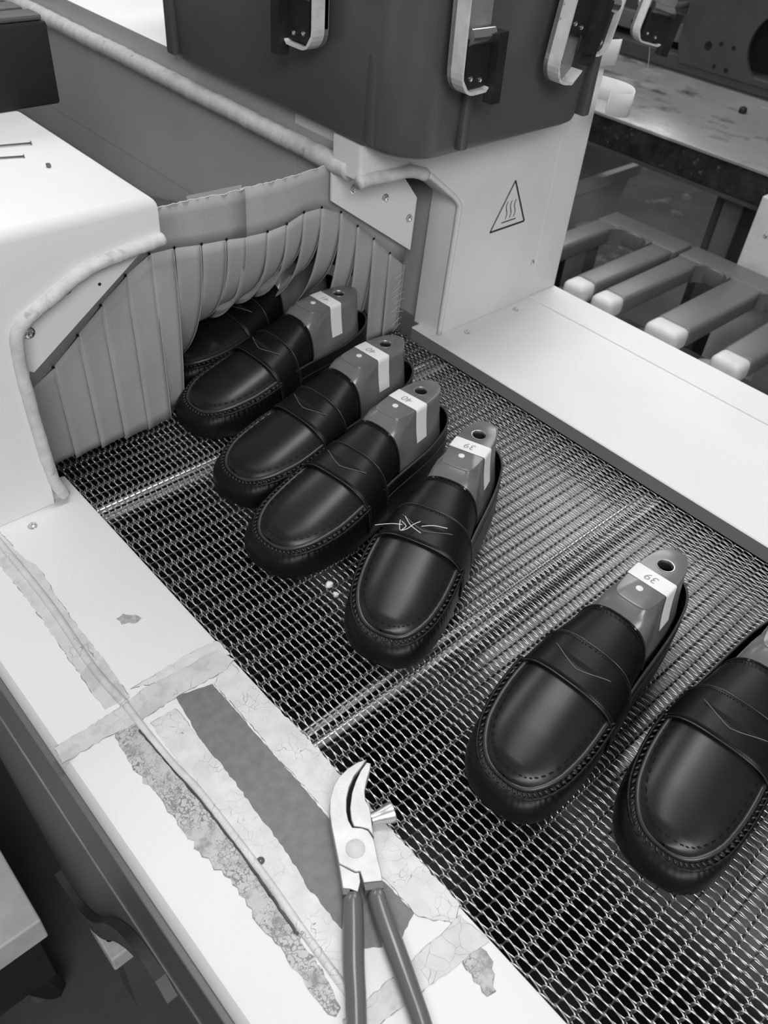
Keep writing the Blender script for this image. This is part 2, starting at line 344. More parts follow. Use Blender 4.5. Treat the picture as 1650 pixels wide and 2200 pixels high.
# ------------------------------------------------------------------ right ledge
rl = root('side_ledge', (1.0, 0.3, -0.02), 'white flat metal ledge with grey edge right of the belt', 'machine ledge')
bm = prism([(0.868, 0.0015), (0.868, 0.0215), (0.8695, 0.023), (1.105, 0.023), (1.105, 0.0015)], 'y', -0.35, 0.815)
rp = obj('ledge_plate', bm, M_white, rl)
rp.data.materials.append(M_edge)
for p in rp.data.polygons:
    if p.normal.x < -0.8: p.material_index = 1
obj('outer_flange', box(1.1062, 1.178, -0.35, 0.815, -0.03, 0.0245, 0.0015), M_white, rl)
obj('outer_skirt', box(1.170, 1.178, -0.35, 0.815, -0.55, -0.03), M_white, rl)
obj('under_box', box(0.93, 1.165, -0.35, 0.815, -0.25, 0.0), M_side, rl)
bolt((0.9293, 0.7508, 0.023), (0, 0, 1), 0.0042, rl, 'screw'); bolt((1.0528, 0.7551, 0.023), (0, 0, 1), 0.0042, rl, 'screw')

# ------------------------------------------------------------------ oven: left housing
lh = root('oven_housing', (0.1, 1.2, 0.012), 'white left half of the oven housing with flat top', 'oven housing')
def bevel_edges(bm, sel, off, seg):
    es = [e for e in bm.edges if sel((e.verts[0].co + e.verts[1].co) / 2, (e.verts[1].co - e.verts[0].co).normalized())]
    bmesh.ops.bevel(bm, geom=es, offset=off, segments=seg, profile=0.5, affect='EDGES')
    return bm
bm = prism([(-0.5, 0.0125), (-0.5, 0.345), (0.42, 0.345), (0.42, 0.30), (0.33, 0.292), (0.25, 0.25), (0.243, 0.0125)], 'y', 0.775, 2.2)
bevel_edges(bm, lambda c, d: (abs(c.y - 0.775) < 1e-4 and abs(c.z - 0.345) < 1e-4) or (abs(c.x - 0.42) < 1e-4 and abs(c.z - 0.345) < 1e-4 and abs(d.y) > 0.9), 0.014, 5)
obj('housing_body', bm, M_white, lh, True, 35)
def gasket(pts, r, parent, seed, name='gasket', m=None, n=6):
    rnd = random.Random(seed); P = catmull(pts, n)
    P = [p + Vector((rnd.uniform(-1, 1), rnd.uniform(-1, 1), rnd.uniform(-1, 1))) * r * 0.05 for p in P]
    V, F = tube(P, [r * rnd.uniform(0.95, 1.05) for _ in P], 10)
    return obj(name, (V, F), m or M_foam, parent, True)
gasket([(0.421, 0.772, 0.298), (0.394, 0.772, 0.296), (0.36, 0.772, 0.292), (0.328, 0.772, 0.286), (0.29, 0.772, 0.268), (0.252, 0.772, 0.247), (0.244, 0.772, 0.22), (0.243, 0.772, 0.17), (0.245, 0.772, 0.10), (0.248, 0.772, 0.05), (0.256, 0.773, 0.020)], 0.0070, lh, 1)
pl = obj('corner_plate', prism([(0.400, 0.280), (0.2605, 0.182), (0.247, 0.19), (0.247, 0.25), (0.33, 0.291), (0.400, 0.296)], 'y', 0.788, 0.791), M_white, lh)
for x, z in ((0.312, 0.265), (0.264, 0.229)): bolt((x, 0.788, z), (0, -1, 0), 0.0055, lh)
V, F = lathe([(0.0018, 0), (0.0018, 0.0006)], (0.349, 0.788, 0.259), (0, -1, 0), 10); obj('pin_hole', (V, F), M_dark, lh)
obj('foot_shim', box(0.20, 0.243, 0.777, 0.80, 0.0121, 0.0135), M_dark, lh)

# ------------------------------------------------------------------ oven: right housing
rh = root('oven_housing', (0.95, 1.2, 0.023), 'white right half of the oven housing with hot-surface warning', 'oven housing')
bm = prism([(1.105, 0.0235), (1.105, 0.345), (0.70, 0.345), (0.70, 0.302), (0.78, 0.302), (0.82, 0.29), (0.892, 0.235), (0.884, 0.0235)], 'y', 0.772, 0.826)
bevel_edges(bm, lambda c, d: abs(c.y - 0.772) < 1e-4 and c.x < 0.90 and c.z < 0.34 and c.z > 0.03, 0.008, 4)
obj('front_panel', bm, M_oven, rh, True, 35)
bm = prism([(1.105, 0.0235), (1.105, 0.345), (0.72, 0.345), (0.72, 0.135), (0.735, 0.135), (0.735, 0.325), (0.90, 0.325), (0.90, 0.0235)], 'y', 0.93, 2.3)
bo = obj('housing_body', bm, M_white, rh)
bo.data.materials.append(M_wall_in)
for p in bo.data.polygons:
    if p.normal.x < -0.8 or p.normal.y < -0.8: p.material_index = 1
obj('inner_liner', box(0.7205, 0.7345, 1.10, 2.3, 0.02, 0.1345), M_wall_in, rh)
obj('tunnel_light_block', prism([(0.945, 0.195), (1.12, 0.137), (1.36, 0.080), (2.2, 0.080), (2.2, 0.075), (1.36, 0.075), (1.12, 0.132), (0.945, 0.190)], 'x', 0.26, 0.715), M_side, lh)  # unseen sheet added to keep overhead light out of the tunnel
obj('roof_strip', box(0.72, 1.105, 0.8261, 0.9299, 0.325, 0.345), M_white, rh)
obj('inner_liner', box(0.7205, 0.7345, 0.850, 0.9299, 0.215, 0.3249), M_wall_in, rh)
obj('jamb_liner', box(0.895, 1.105, 0.8261, 0.9299, 0.0235, 0.3249), M_wall_in, rh)
obj('door_post', box(1.1056, 1.177, 0.772, 0.83, 0.0252, 0.60, 0.001), M_oven, rh)
gasket([(0.697, 0.772, 0.302), (0.72, 0.772, 0.303), (0.75, 0.772, 0.301), (0.785, 0.772, 0.300), (0.815, 0.772, 0.290)], 0.0085, rh, 4)
V, F = tube(catmull([(0.822, 0.7715, 0.288), (0.858, 0.7715, 0.262), (0.889, 0.7715, 0.236), (0.892, 0.7715, 0.21), (0.889, 0.7715, 0.12), (0.886, 0.7715, 0.026)], 6), 0.0042, 8)
obj('sealing_bead', (V, F), M_oven, rh, True)
gasket([(0.7085, 0.80 + 0.06 * i, 0.306) for i in range(20)], 0.0130, rh, 5)
obj('corner_plate', prism([(0.70, 0.297), (0.80, 0.285), (0.822, 0.276), (0.861, 0.23), (0.858, 0.151), (0.701, 0.259)], 'y', 0.8265, 0.830), M_white, rh)
for x, z in ((0.738, 0.268), (0.797, 0.243), (0.848, 0.203)): bolt((x, 0.8265, z), (0, -1, 0), 0.005, rh)
bolt((1.0965, 0.772, 0.09), (0, -1, 0), 0.0035, rh, 'screw')
# hot-surface warning triangle, flat print on the panel
ws = root('warning_sign', (1.01, 0.772, 0.19), 'black triangular hot-surface warning sign on the white oven panel', 'sign')
A, B, Cc = (1.011, 0.243), (0.971, 0.172), (1.051, 0.172)
def flat_line(p, q, wd, y=0.7712):
    d = Vector((q[0] - p[0], q[1] - p[1])).normalized(); n = Vector((-d.y, d.x)) * wd / 2
    return [(p[0] + n.x, y, p[1] + n.y), (q[0] + n.x, y, q[1] + n.y), (q[0] - n.x, y, q[1] - n.y), (p[0] - n.x, y, p[1] - n.y)]
V = [(x, 0.7716, z) for x, z in (A, B, Cc)]; obj('sign_panel', (V, [(0, 1, 2)]), mat('sign_white', 0.74, 0.5), ws)
V = []; F = []
for p, q, wd in ((A, B, 0.0022), (B, Cc, 0.0030), (Cc, A, 0.0030)):
    k = len(V); V += flat_line(p, q, wd); F.append((k, k + 1, k + 2, k + 3))
obj('sign_border', (V, F), M_ink, ws)
V = []; F = []
def wline(pts, wd):
    for p, q in zip(pts, pts[1:]):
        k = len(V); V.extend(flat_line(p, q, wd)); F.append((k, k + 1, k + 2, k + 3))
wline([(0.995, 0.1815), (1.028, 0.1815)], 0.0018)
for x in (1.002, 1.0115, 1.021):
    wline([(x + 0.0022 * math.sin(i / 12 * 2 * math.pi), 0.186 + 0.027 * i / 12) for i in range(13)], 0.0016)
obj('heat_symbol', (V, F), M_ink, ws)

# ------------------------------------------------------------------ strip curtains
HX = [0.265, 0.2995, 0.335, 0.3685, 0.404, 0.437, 0.4705, 0.5075, 0.5435, 0.574]
HZ = [0.125, 0.146, 0.176, 0.204, 0.231, 0.249, 0.248, 0.243, 0.240, 0.236]
GX = [0.568, 0.607, 0.638, 0.666, 0.696, 0.730, 0.762, 0.795, 0.830, 0.862]
GZ = [0.236, 0.234, 0.237, 0.246, 0.246, 0.232, 0.205, 0.178, 0.147, 0.12]
def strip(xa, xb, za, zb, ztop_gap, swing, twist, length, parent, yoff, side=0.0):
    """one hanging strip, bending inwards (+y) by 'swing' radians at its lower end"""
    nu, nv = 5, 14; V = []; F = []
    for j in range(nv + 1):
        s = j / nv
        for i in range(nu + 1):
            f = i / nu; x = xa + (xb - xa) * f; z0 = za + (zb - za) * f; Ln = (z0 - 0.004) * length
            sw = swing * (1 + twist * (f - 0.5))
            y = 0.84 + yoff; z = z0; N_ = 24; ds = Ln * s / N_
            for q in range(N_):
                a = sw * (s * q / N_) ** 1.2 * 1.5; a = max(-0.3, min(a, 1.5)); y += math.sin(a) * ds; z -= math.cos(a) * ds
            V.append((x + side * s + 0.0012 * math.sin(f * 3.1) * s, y + 0.004 * f * (1 if s > 0 else 1) * s + 0.002 * math.sin(f * math.pi) * s, z))
    for j in range(nv):
        for i in range(nu):
            a = j * (nu + 1) + i; F.append((a, a + 1, a + nu + 2, a + nu + 1))
    o = obj('strip', (V, F), M_cloth, parent, True)
    md = o.modifiers.new('thickness', 'SOLIDIFY'); md.thickness = 0.0010; md.offset = 0
    # frayed bright edge
    E = [V[j * (nu + 1) + nu] for j in range(nv + 1)]
    Vt, Ft = tube([(p[0] + 0.0004, p[1] - 0.0006, p[2]) for p in E], 0.0005, 4)
    obj('frayed_edge', (Vt, Ft), M_thread, o, True)
    return o
def header(xs, zs, top, parent, yoff, y_bow=0.0):
    V = []; F = []; n = len(xs); rows = 4
    for i in range(n):
        for j in range(rows + 1):
            t = j / rows; V.append((xs[i], 0.84 + yoff - y_bow * math.sin(math.pi * i / (n - 1)) * t, zs[i] + (top[i] - zs[i]) * t))
    for i in range(n - 1):
        for j in range(rows): a = i * (rows + 1) + j; F.append((a, a + rows + 1, a + rows + 2, a + 1))
    o = obj('header', (V, F), M_cloth, parent, True); md = o.modifiers.new('thickness', 'SOLIDIFY'); md.thickness = 0.0010; md.offset = 0
    E = [V[i * (rows + 1) + rows] for i in range(n)]
    P = catmull(E, 8); Vt, Ft = tube([(p.x, p.y + random.uniform(-.0008, .0008), p.z + random.uniform(-.0006, .0008)) for p in P], 0.0008, 5)
    obj('frayed_edge', (Vt, Ft), M_thread, o, True)
    # punched holes at the head of each slit
    for i in range(1, n - 1):
        Vh, Fh = lathe([(0.0019, 0), (0.0019, 0.0006)], (xs[i], 0.84 + yoff - 0.0012, zs[i] + 0.001), (0, -1, 0), 10); obj('punched_hole', (Vh, Fh), M_hole, o)
    return o
cl = root('strip_curtain', (0.42, 0.84, 0.0), 'grey canvas strip curtain hanging on the left of the oven mouth', 'curtain', 'oven mouth curtains')
TL = [0.297, 0.297, 0.297, 0.297, 0.297, 0.299, 0.300, 0.299, 0.297, 0.297]
header(HX, HZ, TL, cl, 0.0)
swL = [0.0, 0.0, 0.0, 0.0, 0.02, 0.10, 0.55, 0.85, 1.0]
lnL = [0.94, 0.96, 0.97, 0.98, 0.99, 0.97, 0.92, 0.88, 0.84]
for i in range(9): strip(HX[i] + (0.0012 if i > 4 else 0), HX[i + 1] + (0.0035 if i < 5 else -0.0012), HZ[i], HZ[i + 1], 0, swL[i], 0.10, lnL[i], cl, 0.0, 0.004)
cr = root('strip_curtain', (0.71, 0.84, 0.0), 'grey canvas strip curtain pushed inwards on the right of the oven mouth', 'curtain', 'oven mouth curtains')
TR = [0.297, 0.297, 0.298, 0.300, 0.302, 0.303, 0.297, 0.28, 0.26, 0.24]
header(GX, GZ, TR, cr, 0.002, 0.004)
swR = [0.95, 1.0, 0.95, 0.80, 0.62, 0.42, 0.20, 0.0, 0.0]
lnR = [0.82, 0.77, 0.74, 0.75, 0.78, 0.88, 0.95, 0.99, 0.99]
for i in range(9): strip(GX[i], GX[i + 1] + 0.002, GZ[i], GZ[i + 1], 0, swR[i], 0.30, lnR[i], cr, 0.002, 0.0)
obj('corner_flap', ([(0.505, 0.86, 0.296), (0.571, 0.842, 0.302), (0.571, 0.842, 0.276), (0.508, 0.86, 0.262)], [(0, 1, 2, 3)]), M_cloth, cr)
for i in range(9):
    z = 0.02 + 0.011 * i; x = 0.862 + random.uniform(-.004, .004)
    V, F = tube(catmull([(x, 0.835, z), (x - 0.012, 0.828, z + 0.008), (x - 0.02 - random.random() * 0.012, 0.832, z + random.uniform(-.006, .012))], 5), 0.00045, 4); obj('loose_thread', (V, F), M_thread, cr, True)

# ------------------------------------------------------------------ loafers and lasts
LEN = 0.325
OUT = [(0.0, 0.0), (0.0012, 0.0145), (0.0065, 0.0285), (0.018, 0.0410), (0.037, 0.0500), (0.065, 0.0550), (0.10, 0.0560), (0.14, 0.0525), (0.175, 0.0480), (0.21, 0.0450), (0.245, 0.0415), (0.275, 0.0370), (0.300, 0.0300), (0.317, 0.0180), (0.325, 0.0)]
HT = [(0, .034), (.02, .038), (.05, .044), (.08, .049), (.11, .056), (.15, .064), (.20, .064), (.25, .063), (.29, .068), (.325, .074)]
DT = [(0, .0170), (.02, .0150), (.05, .0105), (.08, .0085), (.12, .007), (.155, .0035), (.325, .0025)]
ZC = [(.012, .039), (.03, .0495), (.06, .0605), (.09, .0705), (.115, .0780), (.134, .0850), (.16, .097), (.19, .110)]
BEND = [0.006]
def bend(p):      # the foot's gentle curve: the toe swings to one side
    return (p[0], p[1] + BEND[0] * max(0.0, (0.15 - p[0]) / 0.15) ** 1.5, p[2])
def outline(n):
    P = catmull([(u, v, 0) for u, v in OUT] + [(u, -v, 0) for u, v in OUT[-2:0:-1]], 40, True)
    # resample by length, starting at the toe tip
    L_ = [0]
    for a, b in zip(P, P[1:] + P[:1]): L_.append(L_[-1] + (b - a).length)
    tot = L_[-1]; res = []; j = 0
    for i in range(n):
        s = tot * i / n
        while L_[j + 1] < s: j += 1
        res.append(P[j].lerp(P[(j + 1) % len(P)], (s - L_[j]) / (L_[j + 1] - L_[j])))
    return res, tot
NQ = 440
OP, OTOT = outline(NQ)
ON = []
for i in range(NQ):
    t = (OP[(i + 2) % NQ] - OP[i - 2]).normalized(); ON.append(Vector((t.y, -t.x, 0)) * (1 if True else -1))
if ON[NQ // 4].y < 0: ON = [-n for n in ON]
def seam_pt(i, extra=0.0, dz=0.0):
    i %= NQ; u = OP[i].x; p = OP[i] - ON[i] * (lerp_tab(DT, u) + extra); return Vector((p.x, p.y, lerp_tab(HT, u) + dz))
def half_w(u):
    return lerp_tab([(p.x, p.y) for p in OP[:NQ // 2 + 1]], u)
IDX = [i for i in range(NQ // 2)]
def idx_at(u):     # loop index on the +y side where the outline reaches u
    for i in range(NQ // 2):
        if OP[i].x >= u: return i
    return NQ // 2
def P_(l): return [bend(tuple(p)) for p in l]
def arch(u, a, W, zb, zc, n=2.3):
    s, c = math.sin(a), math.cos(a); e = 2.0 / n
    return (u, W * math.copysign(abs(s) ** e, s), zb + (zc - zb) * max(c, 0) ** e)
def make_loafer(proto_label):
    t = root('loafer', (0, 0, 0), proto_label, 'shoe', 'loafers on the conveyor')
    # moccasin wall, one closed ring
    prof = [(0.016, 0.0), (0.006, 0.001), (0.0015, 0.006), (0.0, 0.013), (0.0002, 0.020)]
    rows = []
    for d, z in prof: rows.append([Vector((OP[i].x, OP[i].y, z)) - ON[i] * d for i in range(NQ)])
    for k in range(1, 7):
        f = k / 6; row = []
        for i in range(NQ):
            u = OP[i].x; ht = lerp_tab(HT, u); dt = lerp_tab(DT, u)
            z = 0.020 + (ht - 0.020) * math.sin(f * math.pi / 2) ** 0.9 if u < 0.13 else 0.020 + (ht - 0.020) * f
            d = 0.0002 + (dt - 0.0002) * (1 - math.cos(f * math.pi / 2)) ** 1.0
            s = min(i, NQ - i) * OTOT / NQ
            ph = s / 0.0068
            puck = 0.0013 * math.cos(2 * math.pi * (ph + 0.15 * math.sin(ph * 1.7))) * smooth(0.15, 0.8, f) * (1 - smooth(0.115, 0.135, u)) * (0.12 + 0.88 * smooth(0.004, 0.05, u))
            row.append(Vector((OP[i].x, OP[i].y, z + puck * 0.35)) - ON[i] * (d - puck))
        rows.append(row)
    V = [bend(tuple(p)) for r in rows for p in r]; F = []
    for k in range(len(rows) - 1):
        for i in range(NQ): F.append((k * NQ + i, k * NQ + (i + 1) % NQ, (k + 1) * NQ + (i + 1) % NQ, (k + 1) * NQ + i))
    F.append(tuple(range(NQ))[::-1])
    o = obj('upper', (V, F), M_leather, t, True, 60)
    # apron (plug) between the seam lines
    i1 = idx_at(0.140); na = 14; V = []; F = []; st = list(range(1, i1 + 1, 2))
    for i in st:
        a, b = seam_pt(i, 0.0005), seam_pt(-i, 0.0005); u = a.x; cr_ = lerp_tab(ZC, u) - a.z
        for j in range(na + 1):
            f = j / na; q = a.lerp(b, f); h = max(0.0, 1 - abs(2 * f - 1) ** 2.6); V.append((q.x, q.y, q.z + cr_ * h ** 0.8 - 0.0005))
    for k in range(len(st) - 1):
        for j in range(na): c = k * (na + 1) + j; F.append((c, c + 1, c + na + 2, c + na + 1))
    V.append(tuple(seam_pt(0, 0.0005))); 
    for j in range(na): F.append((len(V) - 1, j, j + 1))
    ap = obj('apron', (P_(V), F), M_apron, t, True)
    def apron_z(u, y):
        W = abs(seam_pt(idx_at(u)).y); zs = lerp_tab(HT, u); return zs + (lerp_tab(ZC, u) - zs) * max(0.0, 1 - abs(y / W) ** 2.6) ** 0.8
    i3 = idx_at(0.123); ir = list(range(-i3, i3 + 1))
    Vp, Fp = tube(P_([seam_pt(i, 0.0014, 0.0010) for i in ir[::2]]), 0.0027, 8); obj('piping', (Vp, Fp), M_piping, t, True)
    Vp, Fp = tube(P_([seam_pt(i, -0.0062, -0.0026 + 0.0004 * math.sin(i * 0.9)) for i in ir[::2]]), 0.0019, 6); obj('seam_ridge', (Vp, Fp), M_leather, t, True)
    Vs = []; Fs = []; s = 0.0
    step = 0.0072; ds = OTOT / NQ; k = int(step / ds)
    for i in ir[::k]:
        a = bend(tuple(seam_pt(i, -0.0048, -0.0004))); b = bend(tuple(seam_pt(i + max(1, int(0.0042 / ds)), -0.0020, 0.0002))); tube([a, Vector(a).lerp(Vector(b), .5) + Vector((0, 0, .0006)), b], 0.0010, 5, verts=Vs, faces=Fs)
    tag(obj('stitching', (Vs, Fs), M_piping, t, True), kind='stuff')
    Vs = []; Fs = []
    for i in ir[6:-6:6]:
        a = seam_pt(i, 0.0062); b = seam_pt(i + 3, 0.0062)
        a.z = apron_z(a.x, a.y) + 0.0001; b.z = apron_z(b.x, b.y) + 0.0001
        tube([bend(tuple(a)), bend(tuple(b))], 0.0007, 4, verts=Vs, faces=Fs)
    tag(obj('stitching', (Vs, Fs), M_hole, ap), kind='stuff')
    # tongue
    V = []; F = []; nu, nn = 10, 20
    for k in range(nu + 1):
        for j in range(nn + 1):
            a = -math.pi / 2 + math.pi * j / nn; u1 = 0.191 - 0.002 * abs(math.sin(a)) ** 4; u = 0.118 + (u1 - 0.118) * k / nu
            W = half_w(u) - lerp_tab(DT, u) - 0.0006 - 0.003 * smooth(0.15, 0.20, u); V.append(arch(u, a, W, lerp_tab(HT, u) - 0.012, lerp_tab(ZC, u) + 0.0012 + 0.001 * smooth(.18, .2, u), 2.7))
    for k in range(nu):
        for j in range(nn): c = k * (nn + 1) + j; F.append((c, c + nn + 1, c + nn + 2, c + 1))
    to = obj('tongue', (P_(V), F), M_leather, t, True); md = to.modifiers.new('thickness', 'SOLIDIFY'); md.thickness = 0.002; md.offset = -1
    E_ = [V[nu * (nn + 1) + j] for j in range(1, nn)]; Vs, Fs = tube(P_([(p[0], p[1], p[2] - 0.0004) for p in E_]), 0.0011, 6); obj('tongue_edge', (Vs, Fs), M_hole, to, True)
    Vs = []; Fs = []
    for j in range(2, nn - 2):
        p = V[(nu) * (nn + 1) + j]; q = V[(nu) * (nn + 1) + j + 1]; p = Vector((p[0] - 0.004, p[1], p[2] + 0.0004 - .0011)); q = Vector((q[0] - 0.004, q[1], q[2] + 0.0004 - .0011))
        for f in (0.05, 0.55): tube([bend(tuple(p.lerp(q, f))), bend(tuple(p.lerp(q, f + 0.28)))], 0.00055, 4, verts=Vs, faces=Fs)
    tag(obj('stitching', (Vs, Fs), M_hole, to), kind='stuff')
    # saddle strap
    def sp_pt(f, a, lift=0.0):
        s_ = abs(math.sin(a)); u = 0.112 + 0.008 * s_ ** 2 + (0.041 - 0.003 * s_ ** 4) * f
        W = half_w(u) + 0.0022 + lift; return arch(u, a, W, 0.019, lerp_tab(ZC, u) + 0.0042 + 0.0004 * math.sin(math.pi * f) + lift, 2.75)
    V = []; F = []; nf, nn = 8, 44
    for k in range(nf + 1):
        for j in range(nn + 1): V.append(sp_pt(k / nf, -math.pi / 2 + math.pi * j / nn))
    for k in range(nf):
        for j in range(nn): c = k * (nn + 1) + j; F.append((c, c + nn + 1, c + nn + 2, c + 1))
    sd = obj('saddle_strap', (P_(V), F), M_leather, t, True); md = sd.modifiers.new('thickness', 'SOLIDIFY'); md.thickness = 0.0022; md.offset = -1
    for f in (0.02, 0.98):
        Vs, Fs = tube(P_([sp_pt(f, -1.5 + 3.0 * j / 60, -0.0006) for j in range(61)]), 0.0009, 6); obj('strap_edge', (Vs, Fs), M_piping, sd, True)
    Vs = []; Fs = []
    for f in (0.09, 0.91):
        for j in range(64):
            a = -1.45 + 2.9 * j / 64; tube(P_([sp_pt(f, a, 0.0001), sp_pt(f, a + 0.022, 0.0001)]), 0.0008, 4, verts=Vs, faces=Fs)
    tag(obj('stitching', (Vs, Fs), M_hole, sd), kind='stuff')
    # cut-out's shade as a near-black patch: straight upper edge, V-shaped lower edge
    top = [(0.60, a) for a in [-0.46 + 0.92 * i / 16 for i in range(17)]]; low = [(0.60 - 0.26 * (1 - abs(2 * i / 16 - 1)) ** 1.15, -0.46 + 0.92 * i / 16) for i in range(17)]
    V = P_([sp_pt(f - 0.06 * math.sin(math.pi * (a + .46) / 0.92), a, 0.0003) for f, a in top] + [sp_pt(f, a, 0.0003) for f, a in low]); F = [(i, i + 1, 18 + i, 17 + i) for i in range(16)]
    Vm = P_([sp_pt(f - 0.06 * math.sin(math.pi * (a + .46) / 0.92) , a, 0.0003) for f, a in top] + [sp_pt((f * 0.45 + 0.55 * 0.60) - 0.06, a, 0.0003) if 0 < i < 16 else sp_pt(f, a, 0.0003) for i, (f, a) in enumerate(low)])
    obj('slit_shade', (Vm, F), M_hole, sd)
    Vs, Fs = tube(P_([sp_pt(f, a, 0.0004) for f, a in low]), 0.00042, 5); obj('slit_edge', (Vs, Fs), M_cut, sd, True)
    # heel: collar binding, side stitch line, back strap
    i2 = idx_at(0.150)
    Vs, Fs = tube(P_([seam_pt(i, 0.0, 0.0002) for i in range(i2, NQ - i2 + 1, 2)]), 0.0016, 6); obj('collar_binding', (Vs, Fs), M_piping, t, True)
    for sgn in (1, -1):
        Vs, Fs = tube(P_([OP[(sgn * i) % NQ] + ON[(sgn * i) % NQ] * 0.0002 + Vector((0, 0, lerp_tab(HT, OP[i].x) * 0.74)) - ON[(sgn * i) % NQ] * lerp_tab(DT, OP[i].x) * 0.45 for i in range(i2, NQ // 2 - 12, 2)]), 0.0007, 5); obj('side_seam', (Vs, Fs), M_piping, t, True)
    return t

# shoe last
def closed_loop(half, n):
    P = catmull([(u, v, 0) for u, v in half] + [(u, -v, 0) for u, v in half[-2:0:-1]], 16, True); L_ = [0]
    for a, b in zip(P, P[1:] + P[:1]): L_.append(L_[-1] + (b - a).length)
    res = []; j = 0
    for i in range(n):
        s = L_[-1] * i / n
        while L_[j + 1] < s: j += 1
        res.append(P[j].lerp(P[(j + 1) % len(P)], (s - L_[j]) / (L_[j + 1] - L_[j])))
    return res
ZL = 0.122; U_TAPE, U_DOT, U_HOLE = (0.235, 0.2555), 0.2245, 0.272
PLAT = [(0.2030, 0.0), (0.2035, 0.0110), (0.2060, 0.0172), (0.215, 0.0200), (0.235, 0.0218), (0.255, 0.0218), (0.272, 0.0205), (0.287, 0.0172), (0.2985, 0.0105), (0.303, 0.0)]
LOW = [(0.155, 0.0), (0.157, 0.020), (0.166, 0.034), (0.190, 0.0365), (0.22, 0.0360), (0.245, 0.034), (0.268, 0.031), (0.289, 0.0265), (0.302, 0.0165), (0.308, 0.0)]
def half_at(half, u): return lerp_tab([(a, b) for a, b in half], u)
def make_last(num, taped=True):
    t = root('shoe_last', (0, 0, 0), 'x', 'shoe last', 'lasts inside the loafers')
    n = 64; A = closed_loop(PLAT, n); B = closed_loop(LOW, n); rows = []
    hc = Vector((U_HOLE, 0, 0)); rh_ = 0.0082
    ring = []
    for p in A:
        d = (p - hc).normalized(); ring.append(hc + d * rh_)
    def shrink(P, d): return [p - (p - Vector((min(max(p.x, 0.225), 0.28), 0, 0))).normalized() * d for p in P]
    rows.append([Vector((p.x, p.y, ZL - 0.035)) for p in ring]); rows.append([Vector((p.x, p.y, ZL)) for p in ring])
    rows.append([Vector((p.x, p.y, ZL)) for p in shrink(A, 0.0016)]); rows.append([Vector((p.x, p.y, ZL - 0.0005)) for p in shrink(A, 0.0005)]); rows.append([Vector((p.x, p.y, ZL - 0.0018)) for p in A])
    for k in range(1, 9):
        f = k / 8; row = []
        for p, q in zip(A, B):
            front = smooth(0.235, 0.205, q.x) if False else (1 - smooth(0.178, 0.212, q.x))
            g = f ** (1.25 - 0.45 * front); x = p.x + (q.x - p.x) * g; y = p.y + (q.y - p.y) * (f ** (1.5 - 0.9 * front))
            row.append(Vector((x, y, ZL - 0.0018 - (ZL - 0.0018 - 0.05) * (f ** (1.0 + 0.25 * front)))))
        rows.append(row)
    V = [bend(tuple(p)) for r in rows for p in r]; F = []
    for k in range(len(rows) - 1):
        for i in range(n): F.append((k * n + i, k * n + (i + 1) % n, (k + 1) * n + (i + 1) % n, (k + 1) * n + i))
    F.append(tuple(range(n))); F.append(tuple((len(rows) - 1) * n + i for i in range(n))[::-1])
    obj('last_body', (V, F), M_last, t, True, 38)
    c = Vector(bend((U_HOLE, 0, ZL)))
    Vh, Fh = lathe([(0.0079, -0.004), (0.0080, 0.0), (0.0083, 0.0005), (0.0090, 0.0006), (0.0092, 0.0)], c, (0, 0, 1), 28); Fh = Fh[:-2]
    obj('bushing', (Vh, Fh), M_steel, t, True, 45)
    Vh, Fh = lathe([(0.0079, -0.030), (0.0079, -0.004)], c, (0, 0, 1), 28); Fh = Fh[:-2]
    obj('bore', (Vh, Fh), M_dark, t, True, 45)  # bore and its bottom blackened, the hole's shade put into colour
    Vh, Fh = lathe([(0.0074, 0), (0.0074, 0.001)], c - Vector((0, 0, 0.03)), (0, 0, 1), 20); obj('hole_bottom', (Vh, Fh), M_hole, t)
    cdot = Vector(bend((U_DOT, 0.002, ZL))); Vh, Fh = lathe([(0.0037, 0), (0.0037, 0.0007), (0.003, 0.0011), (0, 0.0011)], cdot, (0, 0, 1), 18); obj('plug', (Vh, Fh), M_pin, t, True, 40)
    if not taped: return t
    # paper tape across the top and down both sides
    V = []; F = []; cols = []
    for u in (U_TAPE[0], (U_TAPE[0] + U_TAPE[1]) / 2, U_TAPE[1]):
        wt = half_at(PLAT, u) + 0.0004; wl = half_at(LOW, u) + 0.0006; prof = []
        def side(f): return (wt + (wl - wt) * f ** 1.5, ZL - 0.0018 - (ZL - 0.0518) * f)
        for f in (0.62, 0.45, 0.3, 0.15, 0.05): y, z = side(f); prof.append((u, -y, z))
        prof += [(u, -wt + 0.0004, ZL - 0.0006), (u, -wt + 0.0018, ZL + 0.0004), (u, 0, ZL + 0.0004), (u, wt - 0.0018, ZL + 0.0004), (u, wt - 0.0004, ZL - 0.0006)]
        for f in (0.05, 0.15, 0.3): y, z = side(f); prof.append((u, y, z))
        cols.append(prof)
    m_ = len(cols[0])
    for c_ in cols: V += [bend((p[0], p[1] + math.copysign(0.0005, p[1]), p[2])) for p in c_]
    for k in range(2):
        for j in range(m_ - 1): F.append((k * m_ + j, k * m_ + j + 1, (k + 1) * m_ + j + 1, (k + 1) * m_ + j))
    tp = obj('paper_tape', (V, F), M_tape, t, True, 50)
    cu = bpy.data.curves.new('size_text', 'FONT'); cu.body = num; cu.size = 0.0135; cu.align_x = 'CENTER'; cu.align_y = 'CENTER'; cu.shear = 0.15
    to = bpy.data.objects.new('tmp', cu); COL.objects.link(to); bpy.context.view_layer.update()
    me = bpy.data.meshes.new_from_object(to.evaluated_get(bpy.context.evaluated_depsgraph_get())); bpy.data.objects.remove(to)
    me.materials.clear(); me.materials.append(M_pencil)
    hw = bpy.data.objects.new('handwritten_size', me); COL.objects.link(hw); hw.parent = tp
